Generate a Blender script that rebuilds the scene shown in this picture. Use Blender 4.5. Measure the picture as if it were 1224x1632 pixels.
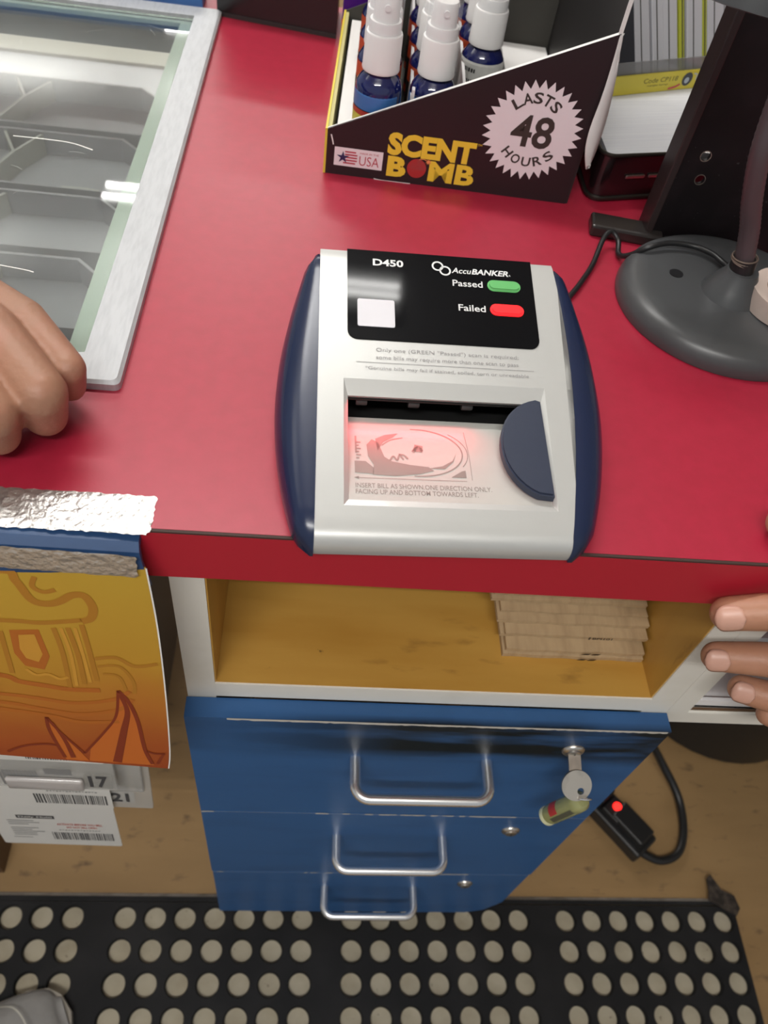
import bpy, bmesh, math, random
from math import sin, cos, pi, radians, sqrt
from mathutils import Vector, Matrix, Euler
random.seed(7)
S = bpy.context.scene
C = S.collection
for o in list(bpy.data.objects): bpy.data.objects.remove(o)

# ------------------------------------------------------------------ camera
cd = bpy.data.cameras.new('camera'); cam = bpy.data.objects.new('camera', cd); C.objects.link(cam)
a_, b_, c_ = radians(38.167307), radians(-8.712867), radians(4.350367)
cam.matrix_world = Matrix.Translation((0, -.25, 1.26)) @ Matrix.Rotation(c_, 4, 'Z') @ Matrix.Rotation(a_, 4, 'X') @ Matrix.Rotation(b_, 4, 'Y')
cd.sensor_fit = 'VERTICAL'; cd.sensor_height = 36; cd.sensor_width = 27; cd.lens = 36 * 1269.09 / 1632
cd.clip_start = .01
cd.dof.use_dof = True; cd.dof.focus_distance = .50; cd.dof.aperture_fstop = 10.0
S.camera = cam
# ------------------------------------------------------------------ light
S.view_settings.view_transform = 'Standard'; S.view_settings.look = 'None'
S.view_settings.exposure = -.05; S.view_settings.gamma = 1.0; S.view_settings.use_curve_mapping = False
W = bpy.data.worlds.new('world'); S.world = W; W.use_nodes = True
W.node_tree.nodes['Background'].inputs[0].default_value = (.95, .98, 1, 1)
W.node_tree.nodes['Background'].inputs[1].default_value = .38
CEIL = 2.95
def area(name, loc, size, watts, color=(1, .985, .95), up=False):
    l = bpy.data.lights.new(name, 'AREA'); l.shape = 'RECTANGLE'; l.size, l.size_y = size
    l.energy = watts; l.color = color
    o = bpy.data.objects.new(name, l); C.objects.link(o); o.location = loc
    if up: o.rotation_euler = (pi, 0, 0)
    return o
FIX_Y = (-1.15, .892, 3.07, 4.87)
for fy in FIX_Y:
    for dy in ((-.045, .045) if fy != .892 else (-.014, .014)):
        area('tube_light', (-.34, fy + dy, 2.585), (1.2, .030 if fy != .892 else .018), 15.0 if fy < 0 else 9.0)
# added unseen lamps facing up, put in to brighten the white ceiling
for fy in FIX_Y:
    area('added_uplight', (-.34, fy, 2.64), (1.2, .20), 9.0, up=True)
for fy in FIX_Y[1:]:  # added left row, no strip fittings below it
    area('added_uplight', (-2.10, fy, 2.64), (1.2, .20), 9.0, up=True)

# ------------------------------------------------------------------ helpers
MATS = {}
def lin(c): return tuple(((v / 255) / 12.92 if v / 255 <= .04045 else ((v / 255 + .055) / 1.055) ** 2.4) for v in c)
def mat(name, col, rough=.5, metal=0, spec=.5, noise=None, bump=None, alpha=1, trans=0, emit=None, coat=0, sub=0, ior=None, aniso=None):
    """col linear rgb; noise=(scale,col2,lo,hi,stretch); bump=(scale,strength,dist)"""
    m = bpy.data.materials.new(name); m.use_nodes = True; nt = m.node_tree; b = nt.nodes['Principled BSDF']
    b.inputs['Base Color'].default_value = (*col, 1); b.inputs['Roughness'].default_value = rough
    b.inputs['Metallic'].default_value = metal; b.inputs['Specular IOR Level'].default_value = spec
    b.inputs['Alpha'].default_value = alpha; b.inputs['Transmission Weight'].default_value = trans
    b.inputs['Coat Weight'].default_value = coat
    if coat: b.inputs['Coat Roughness'].default_value = .08
    if ior: b.inputs['IOR'].default_value = ior
    if sub:
        b.inputs['Subsurface Weight'].default_value = sub; b.inputs['Subsurface Radius'].default_value = (.008, .003, .0015)
    if emit:
        b.inputs['Emission Color'].default_value = (*emit[0], 1); b.inputs['Emission Strength'].default_value = emit[1]
    if noise or bump: tc = nt.nodes.new('ShaderNodeTexCoord')
    if noise:
        lst = noise if isinstance(noise, list) else [noise]
        prev = None
        for (sc, c2, lo, hi, st) in lst:
            mp = nt.nodes.new('ShaderNodeMapping'); mp.inputs['Scale'].default_value = st
            nt.links.new(tc.outputs['Object'], mp.inputs[0])
            n = nt.nodes.new('ShaderNodeTexNoise'); n.inputs['Scale'].default_value = sc; n.inputs['Detail'].default_value = 6
            nt.links.new(mp.outputs[0], n.inputs['Vector'])
            r = nt.nodes.new('ShaderNodeMapRange'); r.inputs[1].default_value = lo; r.inputs[2].default_value = hi
            nt.links.new(n.outputs['Fac'], r.inputs[0])
            mx = nt.nodes.new('ShaderNodeMix'); mx.data_type = 'RGBA'
            nt.links.new(r.outputs[0], mx.inputs[0])
            if prev is None: mx.inputs[6].default_value = (*col, 1)
            else: nt.links.new(prev, mx.inputs[6])
            mx.inputs[7].default_value = (*c2, 1); prev = mx.outputs[2]
        nt.links.new(prev, b.inputs['Base Color'])
    if bump:
        n = nt.nodes.new('ShaderNodeTexNoise'); n.inputs['Scale'].default_value = bump[0]; n.inputs['Detail'].default_value = 4
        nt.links.new(tc.outputs['Object'], n.inputs['Vector'])
        bp = nt.nodes.new('ShaderNodeBump'); bp.inputs['Strength'].default_value = bump[1]; bp.inputs['Distance'].default_value = bump[2]
        nt.links.new(n.outputs['Fac'], bp.inputs['Height']); nt.links.new(bp.outputs[0], b.inputs['Normal'])
    MATS[name] = m
    return m
def tag(o, label=None, cat=None, group=None, kind=None):
    if label: o['label'] = label
    if cat: o['category'] = cat
    if group: o['group'] = group
    if kind: o['kind'] = kind
    return o
def empty(name, loc=(0, 0, 0), rz=0, **k):
    o = bpy.data.objects.new(name, None); C.objects.link(o); o.location = loc; o.rotation_euler = (0, 0, rz)
    o.empty_display_size = .02
    return tag(o, **k)
def link_mesh(name, me, m, parent=None, smooth=False, **k):
    o = bpy.data.objects.new(name, me); C.objects.link(o)
    if m is not None:
        for mm in (m if isinstance(m, (list, tuple)) else [m]): me.materials.append(mm)
    if smooth:
        for p in me.polygons: p.use_smooth = True
    if parent is not None: o.parent = parent
    return tag(o, **k)
def obj(name, bm, m, parent=None, smooth=False, loc=None, recalc=True, **k):
    if recalc: bmesh.ops.recalc_face_normals(bm, faces=bm.faces)
    if loc is not None and parent is None:   # put origin at loc
        bmesh.ops.translate(bm, verts=bm.verts, vec=-Vector(loc))
    me = bpy.data.meshes.new(name); bm.to_mesh(me); bm.free()
    o = link_mesh(name, me, m, parent, False, **k)
    if smooth:
        ang = radians(smooth if smooth is not True else 40)
        me.shade_smooth() if hasattr(me, 'shade_smooth') else None
        # sharp edges by angle
        bm2 = bmesh.new(); bm2.from_mesh(me)
        for e in bm2.edges:
            e.smooth = not (len(e.link_faces) == 2 and e.calc_face_angle(0) > ang)
        for f in bm2.faces: f.smooth = True
        bm2.to_mesh(me); bm2.free()
    if loc is not None and parent is None: o.location = loc
    return o
def box(bm, x0, x1, y0, y1, z0, z1, bev=0, M=None, seg=2, mi=0):
    vs = [bm.verts.new((x, y, z)) for x in (x0, x1) for y in (y0, y1) for z in (z0, z1)]
    fs = [bm.faces.new([vs[i] for i in f]) for f in ((0, 1, 3, 2), (4, 6, 7, 5), (0, 4, 5, 1), (2, 3, 7, 6), (0, 2, 6, 4), (1, 5, 7, 3))]
    for f in fs: f.material_index = mi
    allv = vs
    if bev:
        es = list({e for f in fs for e in f.edges})
        r = bmesh.ops.bevel(bm, geom=es, offset=bev, segments=seg, profile=.5, affect='EDGES')
        allv = list({v for f in r['faces'] for v in f.verts} | {v for v in vs if v.is_valid})
        for f in r['faces']: f.material_index = mi
    if M is not None: bmesh.ops.transform(bm, matrix=M, verts=allv)
    return bm
def prism(bm, pts, z0, z1, M=None, mi=0):
    n = len(pts)
    a = [bm.verts.new((p[0], p[1], z0)) for p in pts]; b = [bm.verts.new((p[0], p[1], z1)) for p in pts]
    fs = [bm.faces.new(a[::-1]), bm.faces.new(b)] + [bm.faces.new((a[i], a[(i + 1) % n], b[(i + 1) % n], b[i])) for i in range(n)]
    for f in fs: f.material_index = mi
    if M is not None: bmesh.ops.transform(bm, matrix=M, verts=a + b)
    return fs
def lathe(bm, prof, n=32, M=None, caps=True, a0=0, a1=2 * pi, mi=0):
    full = abs(a1 - a0 - 2 * pi) < 1e-6; k = n if full else n + 1
    rings = []
    for r, z in prof:
        rings.append([bm.verts.new((r * cos(a0 + (a1 - a0) * i / n), r * sin(a0 + (a1 - a0) * i / n), z)) for i in range(k)])
    for i in range(len(rings) - 1):
        for j in range(n):
            j2 = (j + 1) % k
            f = bm.faces.new((rings[i][j], rings[i][j2], rings[i + 1][j2], rings[i + 1][j])); f.material_index = mi
    if caps and full:
        for rg in (rings[0], rings[-1]):
            try: bm.faces.new(rg).material_index = mi
            except Exception: pass
    vs = [v for r in rings for v in r]
    if M is not None: bmesh.ops.transform(bm, matrix=M, verts=vs)
    return vs
def smooth_path(pts, k=8):
    pts = [Vector(p) for p in pts]; out = []
    for i in range(len(pts) - 1):
        p0 = pts[max(i - 1, 0)]; p1 = pts[i]; p2 = pts[i + 1]; p3 = pts[min(i + 2, len(pts) - 1)]
        for j in range(k):
            t = j / k
            out.append(.5 * ((2 * p1) + (-p0 + p2) * t + (2 * p0 - 5 * p1 + 4 * p2 - p3) * t * t + (-p0 + 3 * p1 - 3 * p2 + p3) * t ** 3))
    out.append(pts[-1]); return out
def tube(bm, pts, r, n=12, closed=False, mi=0):
    pts = [Vector(p) for p in pts]; rad = r if isinstance(r, (list, tuple)) else [r] * len(pts)
    N = len(pts); rings = []; up = None
    for i, p in enumerate(pts):
        t = (pts[(i + 1) % N] - pts[i - 1]) if closed else (pts[min(i + 1, N - 1)] - pts[max(i - 1, 0)])
        t.normalize()
        if up is None:
            up = t.orthogonal().normalized()
        up = (up - t * up.dot(t)).normalized(); s = t.cross(up)
        rings.append([bm.verts.new(p + rad[i] * (up * cos(2 * pi * j / n) + s * sin(2 * pi * j / n))) for j in range(n)])
    for i in range(N if closed else N - 1):
        a, b = rings[i], rings[(i + 1) % N]
        for j in range(n): bm.faces.new((a[j], a[(j + 1) % n], b[(j + 1) % n], b[j])).material_index = mi
    if not closed:
        bm.faces.new(rings[0][::-1]).material_index = mi; bm.faces.new(rings[-1]).material_index = mi
def frame(origin, ux, uy):
    """matrix whose local x,y span a surface and z is its outward normal"""
    x = Vector(ux).normalized(); y = Vector(uy); y = (y - x * y.dot(x)).normalized(); z = x.cross(y)
    m = Matrix((x, y, z)).transposed().to_4x4(); m.translation = Vector(origin); return m
_tc = {}
def text2d(s, bold=0, shear=0):
    k = (s, bold, shear)
    if k not in _tc:
        cu = bpy.data.curves.new('t', 'FONT'); cu.body = s; cu.size = 1; cu.offset = bold; cu.shear = shear; cu.resolution_u = 3
        o = bpy.data.objects.new('t', cu); C.objects.link(o)
        bpy.context.view_layer.update()
        me = bpy.data.meshes.new_from_object(o.evaluated_get(bpy.context.evaluated_depsgraph_get()))
        v = [(p.co.x, p.co.y) for p in me.vertices]; f = [tuple(p.vertices) for p in me.polygons]
        bpy.data.objects.remove(o); bpy.data.meshes.remove(me)
        _tc[k] = (v, f)
    return _tc[k]
def put_text(bm, s, F, x0, y0, w, h, bold=0.01, shear=0, rot=0, z=0, mi=0, bend=None):
    """fit the string in the box (x0,y0)-(x0+w,y0+h) of frame F"""
    v, f = text2d(s, bold, shear)
    if not v: return
    ax = min(p[0] for p in v); bx = max(p[0] for p in v); ay = min(p[1] for p in v); by = max(p[1] for p in v)
    cx, cy = x0 + w / 2, y0 + h / 2
    vs = []
    for p in v:
        x = (p[0] - ax) / (bx - ax) * w - w / 2; y = (p[1] - ay) / (by - ay) * h - h / 2
        q = (cx + x * cos(rot) - y * sin(rot), cy + x * sin(rot) + y * cos(rot))
        vs.append(bm.verts.new(F @ Vector((q[0], q[1], z))))
    for t in f:
        try: bm.faces.new([vs[i] for i in t]).material_index = mi
        except ValueError: pass
def flat(bm, pts, F, z=0, mi=0):
    try: bm.faces.new([bm.verts.new(F @ Vector((p[0], p[1], z))) for p in pts]).material_index = mi
    except ValueError: pass
def rect(bm, F, x0, y0, x1, y1, z=0, mi=0): flat(bm, [(x0, y0), (x1, y0), (x1, y1), (x0, y1)], F, z, mi)
def rrect(x0, y0, x1, y1, r, n=6, corners=(1, 1, 1, 1)):
    out = []
    for (cx, cy, a, on) in ((x1 - r, y0 + r, -90, corners[1]), (x1 - r, y1 - r, 0, corners[2]), (x0 + r, y1 - r, 90, corners[3]), (x0 + r, y0 + r, 180, corners[0])):
        if on: out += [(cx + r * cos(radians(a + 90 * i / n)), cy + r * sin(radians(a + 90 * i / n))) for i in range(n + 1)]
        else: out.append((x1 if a in (-90, 0) else x0, y0 if a in (-90, 180) else y1))
    return out
def ribbon(bm, pts, w, F, z=0, mi=0, k=6, ws=None):
    P = smooth_path([(p[0], p[1], 0) for p in pts], k); N = len(P); L = []; R_ = []
    for i, p in enumerate(P):
        t = (P[min(i + 1, N - 1)] - P[max(i - 1, 0)]); t.normalize(); n = Vector((-t.y, t.x, 0))
        ww = w if ws is None else w * (ws[0] + (ws[1] - ws[0]) * i / (N - 1))
        L.append(bm.verts.new(F @ Vector((p.x + n.x * ww / 2, p.y + n.y * ww / 2, z)))); R_.append(bm.verts.new(F @ Vector((p.x - n.x * ww / 2, p.y - n.y * ww / 2, z))))
    for i in range(N - 1): bm.faces.new((R_[i], R_[i + 1], L[i + 1], L[i])).material_index = mi
def barcode(bm, F, x0, y0, x1, y1, seed=1, mi=0, z=0):
    rnd = random.Random(seed); x = x0
    while x < x1:
        w = rnd.choice((.0006, .0009, .0014)); rect(bm, F, x, y0, min(x + w, x1), y1, z, mi); x += w + rnd.choice((.0006, .0009, .0013))
def copy_tree(o, parent=None):
    c = o.copy(); C.objects.link(c); c.parent = parent
    for ch in list(o.children): copy_tree(ch, c)
    return c

# ------------------------------------------------------------------ materials
RED = mat('red_laminate', (.39, .013, .040), rough=.42, spec=.66, noise=(90, (.35, .011, .034), .35, .75, (1, 1, 1)), bump=(900, .10, .0003))
REDE = mat('red_edge', (.44, .012, .030), rough=.45)
SEAM = mat('seam_brown', (.05, .025, .02), rough=.7)
ALU = mat('brushed_aluminium', (.50, .51, .53), rough=.50, metal=.30, noise=(60, (.44, .45, .47), .4, .7, (6, 1, 1)), bump=(300, .1, .0004))
CHROME = mat('chrome', (.86, .86, .86), rough=.27, metal=.92)
NICKEL = mat('nickel', (.66, .63, .58), rough=.3, metal=1)
DARKM = mat('dark_metal', (.02, .02, .022), rough=.35, metal=.3)
BLACKP = mat('black_plastic', (.012, .012, .013), rough=.38)
BLACKG = mat('black_gloss', (.006, .006, .007), rough=.055, spec=.07)
BLACKC = mat('black_card', (.018, .011, .013), rough=.38)
WHITEC = mat('white_card', (.78, .76, .74), rough=.7)
GREYC = mat('grey_card', (.05, .047, .04), rough=.8)
WPAINT = mat('white_paint', (.76, .735, .67), rough=.5, noise=[(14, (.66, .63, .55), .55, .8, (1, 1, 1)), (160, (.2, .16, .12), .74, .80, (1, 1, 1))])
BLUE = mat('blue_laminate', (.026, .085, .235), rough=.42, spec=.5, noise=[(9, (.016, .075, .22), .45, .85, (1, 1, 3)), (150, (.008, .02, .05), .74, .82, (1, 1, 1))])
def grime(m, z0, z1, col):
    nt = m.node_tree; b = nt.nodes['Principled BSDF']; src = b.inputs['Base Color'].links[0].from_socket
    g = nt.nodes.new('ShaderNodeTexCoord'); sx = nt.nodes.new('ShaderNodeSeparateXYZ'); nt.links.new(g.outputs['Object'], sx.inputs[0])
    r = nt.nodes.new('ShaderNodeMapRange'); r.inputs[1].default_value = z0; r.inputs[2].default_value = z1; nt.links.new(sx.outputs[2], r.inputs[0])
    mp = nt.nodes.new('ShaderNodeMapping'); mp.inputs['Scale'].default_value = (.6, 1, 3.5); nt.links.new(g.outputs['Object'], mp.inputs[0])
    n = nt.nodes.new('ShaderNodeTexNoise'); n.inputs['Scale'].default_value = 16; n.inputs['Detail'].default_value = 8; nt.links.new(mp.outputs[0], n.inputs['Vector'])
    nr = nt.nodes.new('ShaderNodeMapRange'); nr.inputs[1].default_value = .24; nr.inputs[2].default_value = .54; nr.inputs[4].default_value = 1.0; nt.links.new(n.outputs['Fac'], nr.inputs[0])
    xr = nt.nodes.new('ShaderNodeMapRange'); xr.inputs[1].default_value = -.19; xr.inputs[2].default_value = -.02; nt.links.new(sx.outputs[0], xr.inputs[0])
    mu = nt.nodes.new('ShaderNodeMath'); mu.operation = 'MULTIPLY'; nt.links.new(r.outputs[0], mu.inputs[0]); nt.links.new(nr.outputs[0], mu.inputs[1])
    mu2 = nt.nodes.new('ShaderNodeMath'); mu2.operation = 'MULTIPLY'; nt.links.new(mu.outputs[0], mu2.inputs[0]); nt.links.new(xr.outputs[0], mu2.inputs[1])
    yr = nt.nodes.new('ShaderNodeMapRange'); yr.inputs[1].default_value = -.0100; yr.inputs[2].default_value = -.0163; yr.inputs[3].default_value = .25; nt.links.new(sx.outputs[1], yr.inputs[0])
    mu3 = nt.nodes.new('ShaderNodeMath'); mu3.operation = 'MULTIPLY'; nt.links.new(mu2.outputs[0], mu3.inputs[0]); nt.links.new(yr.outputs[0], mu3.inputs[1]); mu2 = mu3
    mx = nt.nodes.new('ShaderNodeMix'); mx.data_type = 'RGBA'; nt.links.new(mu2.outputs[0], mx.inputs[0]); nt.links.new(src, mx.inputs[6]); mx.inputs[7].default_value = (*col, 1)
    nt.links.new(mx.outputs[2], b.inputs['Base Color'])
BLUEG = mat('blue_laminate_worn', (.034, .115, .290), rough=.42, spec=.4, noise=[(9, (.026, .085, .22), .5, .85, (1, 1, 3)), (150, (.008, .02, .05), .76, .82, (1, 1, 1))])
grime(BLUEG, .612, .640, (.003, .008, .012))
CHIP = mat('chipped_edge', (.55, .52, .47), rough=.8)
YWOOD = mat('yellow_wood', (.54, .30, .062), rough=.38, noise=[(5, (.44, .22, .036), .45, .75, (1, 5, 1)), (22, (.22, .105, .024), .63, .84, (1, 3, 1)), (120, (.05, .02, .01), .77, .82, (1, 1, 1))])
PLY = mat('plywood', (.33, .205, .090), rough=.5, noise=[(4, (.27, .165, .07), .4, .7, (1, 4, 1)), (30, (.10, .06, .035), .60, .80, (1, 2, 1)), (140, (.03, .02, .01), .76, .82, (1, 1, 1))])
DWOOD = mat('dark_wood', (.12, .065, .03), rough=.6)
RUBBER = mat('black_rubber', (.009, .009, .010), rough=.65, spec=.25, noise=(10, (.022, .021, .022), .45, .8, (1, 1, 1)))
DUST = mat('dusty_concrete', (.46, .41, .31), rough=.85, noise=[(26, (.36, .31, .22), .4, .75, (1, 1, 1)), (120, (.06, .045, .03), .68, .78, (1, 1, 1))])
RUBEDGE = mat('grey_rubber_edge', (.34, .32, .30), rough=.7, noise=(40, (.15, .14, .13), .4, .7, (1, 1, 1)))
KRAFT = mat('kraft_paper', (.50, .355, .20), rough=.8, noise=(30, (.42, .29, .16), .4, .7, (6, 1, 1)), bump=(70, .4, .002))
SKIN = mat('skin', (.35, .175, .11), rough=.5, sub=.08, noise=[(55, (.40, .18, .12), .45, .8, (1, 1, 1)), (14, (.30, .155, .09), .45, .8, (1, 1, 1))], bump=(230, .5, .0010))
SKIN2 = mat('skin_warm', (.42, .20, .12), rough=.48, sub=.08, noise=[(50, (.45, .22, .14), .45, .8, (1, 1, 1))], bump=(420, .35, .0006))
NAIL = mat('nail', (.56, .31, .235), rough=.38)
FOIL = mat('foil_tape', (.70, .69, .67), rough=.33, metal=.9, bump=(260, .9, .0012))

# ------------------------------------------------------------------ room shell
def struct(name, bm, m, **k): return obj(name, bm, m, kind='structure', **k)
FLOORM = PLY
CEILM = mat('ceiling_white', (.85, .85, .83), rough=.9)
WALLM = mat('wall_paint', (.62, .60, .55), rough=.85)
bm = bmesh.new(); box(bm, -3, 3.6, -2.2, 6.5, -.05, 0); struct('floor', bm, FLOORM)
bm = bmesh.new(); box(bm, -4, 3.6, -2.2, 6.5, CEIL, CEIL + .05); struct('ceiling', bm, CEILM)
bm = bmesh.new(); box(bm, -3.05, 3.65, 6.5, 6.55, 0, CEIL); struct('wall_back', bm, WALLM)
bm = bmesh.new(); box(bm, 3.6, 3.65, -2.2, 6.5, 0, CEIL); struct('wall_right', bm, WALLM)

# ------------------------------------------------------------------ counter top with its red edge
T = .92
bm = bmesh.new()
X0, X1, CB = -.75, 1.05, .72
cx, cy0, cy1 = -.1145, .1065, .652   # cut-out for the glass case
for (x0, x1, y0, y1) in ((X0, X1, 0.0015, cy0), (cx, X1, cy0, cy1), (X0, X1, cy1, CB)):
    box(bm, x0, x1, y0, y1, T - .04, T)
ct = empty('counter_top', (0, 0, T), label='long red laminate counter top with a cut-out for the glass case', cat='counter')
def rel(bm, loc):
    bmesh.ops.translate(bm, verts=bm.verts, vec=-Vector(loc)); return bm
obj('laminate_slab', rel(bm, (0, 0, T)), RED, ct)
bm = bmesh.new(); box(bm, X0, X1, -.0005, .0015, T - .0415, T - .0016)
obj('edge_band', rel(bm, (0, 0, T)), REDE, ct)
bm = bmesh.new(); box(bm, X0, X1, -.0002, .0015, T - .0016, T - .0002)
obj('edge_seam', rel(bm, (0, 0, T)), SEAM, ct, label='thin dark seam along the front edge')

# ------------------------------------------------------------------ drawer cabinet
cab = empty('drawer_cabinet', (.11, .0165, 0), label='cabinet with yellow open cubby over three blue drawers under the red counter', cat='cabinet')
def cobj(name, bm, m, parent=cab, base=(.11, .0165, 0), **k): return obj(name, rel(bm, base), m, parent, **k)
Y0 = .0165
bm = bmesh.new()
box(bm, -.0755, -.0545, Y0, .52, .063, T - .0415)            # left side
box(bm, .2805, .3015, Y0, .52, .063, T - .0415)              # right side
box(bm, -.0545, .2805, Y0 + .003, .52, .694, .7125)             # shelf
box(bm, -.0545, .2805, .505, .52, .063, T - .0415)           # back
cobj('carcass', bm, WPAINT)
bm = bmesh.new()
box(bm, -.0545, -.0535, Y0 + .001, .505, .7125, T - .0415)
box(bm, .2795, .2805, Y0 + .001, .505, .7125, T - .0415)
box(bm, -.0535, .2795, Y0 + .001, .505, .7125, .7142)
box(bm, -.0535, .2795, .503, .505, .7142, T - .0415)
cobj('cubby_lining', bm, YWOOD, label='yellow varnished plywood lining of the open cubby')
bm = bmesh.new(); box(bm, -.0545, .2805, Y0 - .0005, Y0 + .003, .6935, .7135); cobj('shelf_edge', bm, WPAINT)
bm = bmesh.new(); box(bm, -.07, .27, .07, .085, 0, .063); cobj('plinth', bm, DARKM)
zs = [(.479, .6905), (.2645, .4765), (.0625, .262)]
for i, (z0, z1) in enumerate(zs):
    bm = bmesh.new()
    xr = (.302, .302, .3005)[i]
    if i == 2: pts = [(-.0755, z0), (.262, z0), (.285, z0 + .018), (xr, z0 + .062), (xr, z1), (-.0755, z1)]
    else: pts = [(-.0765, z0), (xr, z0), (xr, z1), (-.0765, z1)]
    prism(bm, pts, 0, .016, Matrix(((1, 0, 0, 0), (0, 0, 1, 0), (0, 1, 0, 0), (0, 0, 0, 1))))
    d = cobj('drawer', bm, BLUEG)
    if i == 0:
        bm = bmesh.new(); rnd = random.Random(3); x = -.045
        F = frame((0, -.0004, z1 - .0003), (1, 0, 0), (0, 0, 1))
        top = []; bot = []
        while x < .3015:
            top.append((x, .0006)); bot.append((x, -.0017 - rnd.random() * .0016)); x += rnd.uniform(.002, .006)
        flat(bm, bot + top[::-1], F)
        obj('worn_edge', bm, CHIP, d, label='white chipped strip along the top edge')
    else:
        bm = bmesh.new(); rnd = random.Random(i + 10); F = frame((0, -.0004, z1 + .0002), (1, 0, 0), (0, 0, 1))
        top = []; bot = []; x = -.076
        while x < .2985:
            w = rnd.uniform(.003, .009); on = (x < -.060 or .03 < x < .24) and rnd.random() < .6
            for q in (0, 1): top.append((x + q * w * .9, .0002 + (.0009 if on else 0))); bot.append((x + q * w * .9, -.0002 - (rnd.uniform(.0008, .0022) if on else 0)))
            x += w
        flat(bm, bot + top[::-1], F)
        obj('worn_edge', bm, CHIP, d, label='small white chips along the top edge')
    # bar handle
    zt = (.6195, .4065, .1990)[i]; hx0, hx1, so = .0575, .1682, .034
    bm = bmesh.new(); r = .0046; c = .012
    P = [(hx0, .001, zt), (hx0, -so + c, zt)]
    P += [(hx0 + c - c * cos(t), -so + c - c * sin(t), zt) for t in [radians(q) for q in range(15, 91, 15)]]
    P += [(hx1 - c + c * sin(t), -so + c - c * cos(t), zt) for t in [radians(q) for q in range(0, 91, 15)]]
    P += [(hx1, .001, zt)]
    tube(bm, P, r, 14)
    h = obj('handle', bm, CHROME, d, smooth=True, label='chrome bar handle')
    h.location = (0, 0, 0)
    # lock
    lz = (.6490, .4345, .2210)[i]; lx = (.2345, .2350, .2300)[i]
    bm = bmesh.new()
    ML = Matrix.Translation((lx, 0, lz)) @ Matrix.Rotation(pi / 2, 4, 'X')
    lathe(bm, [(.0095, -.002), (.0095, .001), (.0085, .0024), (.0062, .003), (.0060, .0042), (.0045, .005), (0.0005, .005)], 28, ML)
    lk = obj('lock', bm, NICKEL, d, smooth=True, label='round nickel cylinder lock')
    bm = bmesh.new(); box(bm, lx - .0005, lx + .0005, -.0053, -.0049, lz - .003, lz + .003)
    obj('keyhole', bm, DARKM, lk)
    for o in (h, lk): pass
# fix parenting offset: drawers were built relative to the cabinet, their children in world coordinates
for d in [o for o in cab.children if o.name.startswith('drawer')]:
    for ch in d.children: ch.location = Vector((-.11, -.0165, 0))

# key hanging in the top lock, with the tag
key = empty('key', (.2345, -.005, .649), label='flat steel key standing in the lock of the top drawer', cat='key')
KM = mat('key_steel', (.62, .57, .50), rough=.34, metal=.9, noise=(70, (.45, .41, .36), .45, .75, (1, 1, 1)))
# stem runs out of the lock, bow hangs slightly down
F = frame((0, 0, 0), (1, 0, 0), (0.02, -.96, -.28))
bm = bmesh.new()
prism(bm, [(-.0052, -.001), (.0052, -.001), (.0052, .013), (-.0052, .013)], -.001, .001, F)
obj('key_blade', bm, KM, key)
bm = bmesh.new()
F2 = frame((.0006, -.0215, -.0075), (1, 0, .0), (0.05, -.78, -.62))
# round bow with a hole near its lower edge
n = 40; R0 = .0125; hx, hy, hr = .0035, .0045, .0028
outer = [(R0 * cos(2 * pi * i / n), R0 * sin(2 * pi * i / n)) for i in range(n)]; inner = [(hx + hr * cos(2 * pi * i / n), hy + hr * sin(2 * pi * i / n)) for i in range(n)]
for zz in (-.0011, .0011):
    A = [bm.verts.new(F2 @ Vector((*p, zz))) for p in outer]; B = [bm.verts.new(F2 @ Vector((*p, zz))) for p in inner]
    for i in range(n): bm.faces.new((A[i], A[(i + 1) % n], B[(i + 1) % n], B[i]))
    if zz < 0: A0, B0 = A, B
for i in range(n):
    bm.faces.new((A0[i], A0[(i + 1) % n], A[(i + 1) % n], A[i])); bm.faces.new((B0[i], B[i], B[(i + 1) % n], B0[(i + 1) % n]))
obj('key_bow', bm, KM, key)
bm = bmesh.new(); rnd = random.Random(9)
for k in range(6):
    x = -.0078 + k * .0026
    for q in range(2): ribbon(bm, [(x + rnd.uniform(0, .0012), -.0048 + rnd.uniform(0, .0022)), (x + rnd.uniform(0, .0014), -.0048 + rnd.uniform(0, .0024))], .00045, F2, .00125, k=1)
obj('key_engraving', bm, DARKM, key, recalc=False, label='worn engraved marks')
bm = bmesh.new()
cR = F2 @ Vector((hx + .0005, hy + .0035, 0))
ring = []
for i in range(24):
    a = 2 * pi * i / 24; ring.append(cR + Vector((.0062 * cos(a) + .0030, -.0035 * sin(a) - .001, .0075 * sin(a) - .0045)))
tube(bm, ring, .0009, 8, closed=True); obj('key_ring', rel(bm, (0, 0, 0)), CHROME, key, smooth=True)
TAGM = mat('tag_clear', (.42, .42, .17), rough=.15, coat=.6, alpha=.72)
kt = empty('key_tag', (.2425, -.031, .618), label='yellowish clear plastic cylinder tag hanging from the key ring', cat='key tag')
d = Vector((-.016, .004, -.060)); L = d.length
MT = Matrix.Translation(Vector((.0040, 0.0, .004))) @ d.to_track_quat('Z', 'Y').to_matrix().to_4x4()
bm = bmesh.new(); lathe(bm, [(.0005, 0), (.006, .001), (.0085, .004), (.0088, .010), (.0088, L - .014), (.0080, L - .010), (.0005, L - .0095)], 28, MT)
obj('vial', bm, TAGM, kt, smooth=True)
vdir = (MT.inverted().to_3x3() @ Vector((-.24, -.22, .62))); va_ = math.atan2(vdir.y, vdir.x)
bm = bmesh.new(); lathe(bm, [(.0089, .030), (.0089, .041)], 14, MT, caps=False, a0=va_ - .2, a1=va_ + 1.2); obj('red_print', bm, mat('tag_red', (.45, .04, .04), rough=.4), kt)
bm = bmesh.new(); lathe(bm, [(.0089, .012), (.0089, .044)], 14, MT, caps=False, a0=va_ - .9, a1=va_ - .35); obj('grey_print', bm, mat('tag_grey', (.09, .09, .06), rough=.4), kt)
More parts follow.
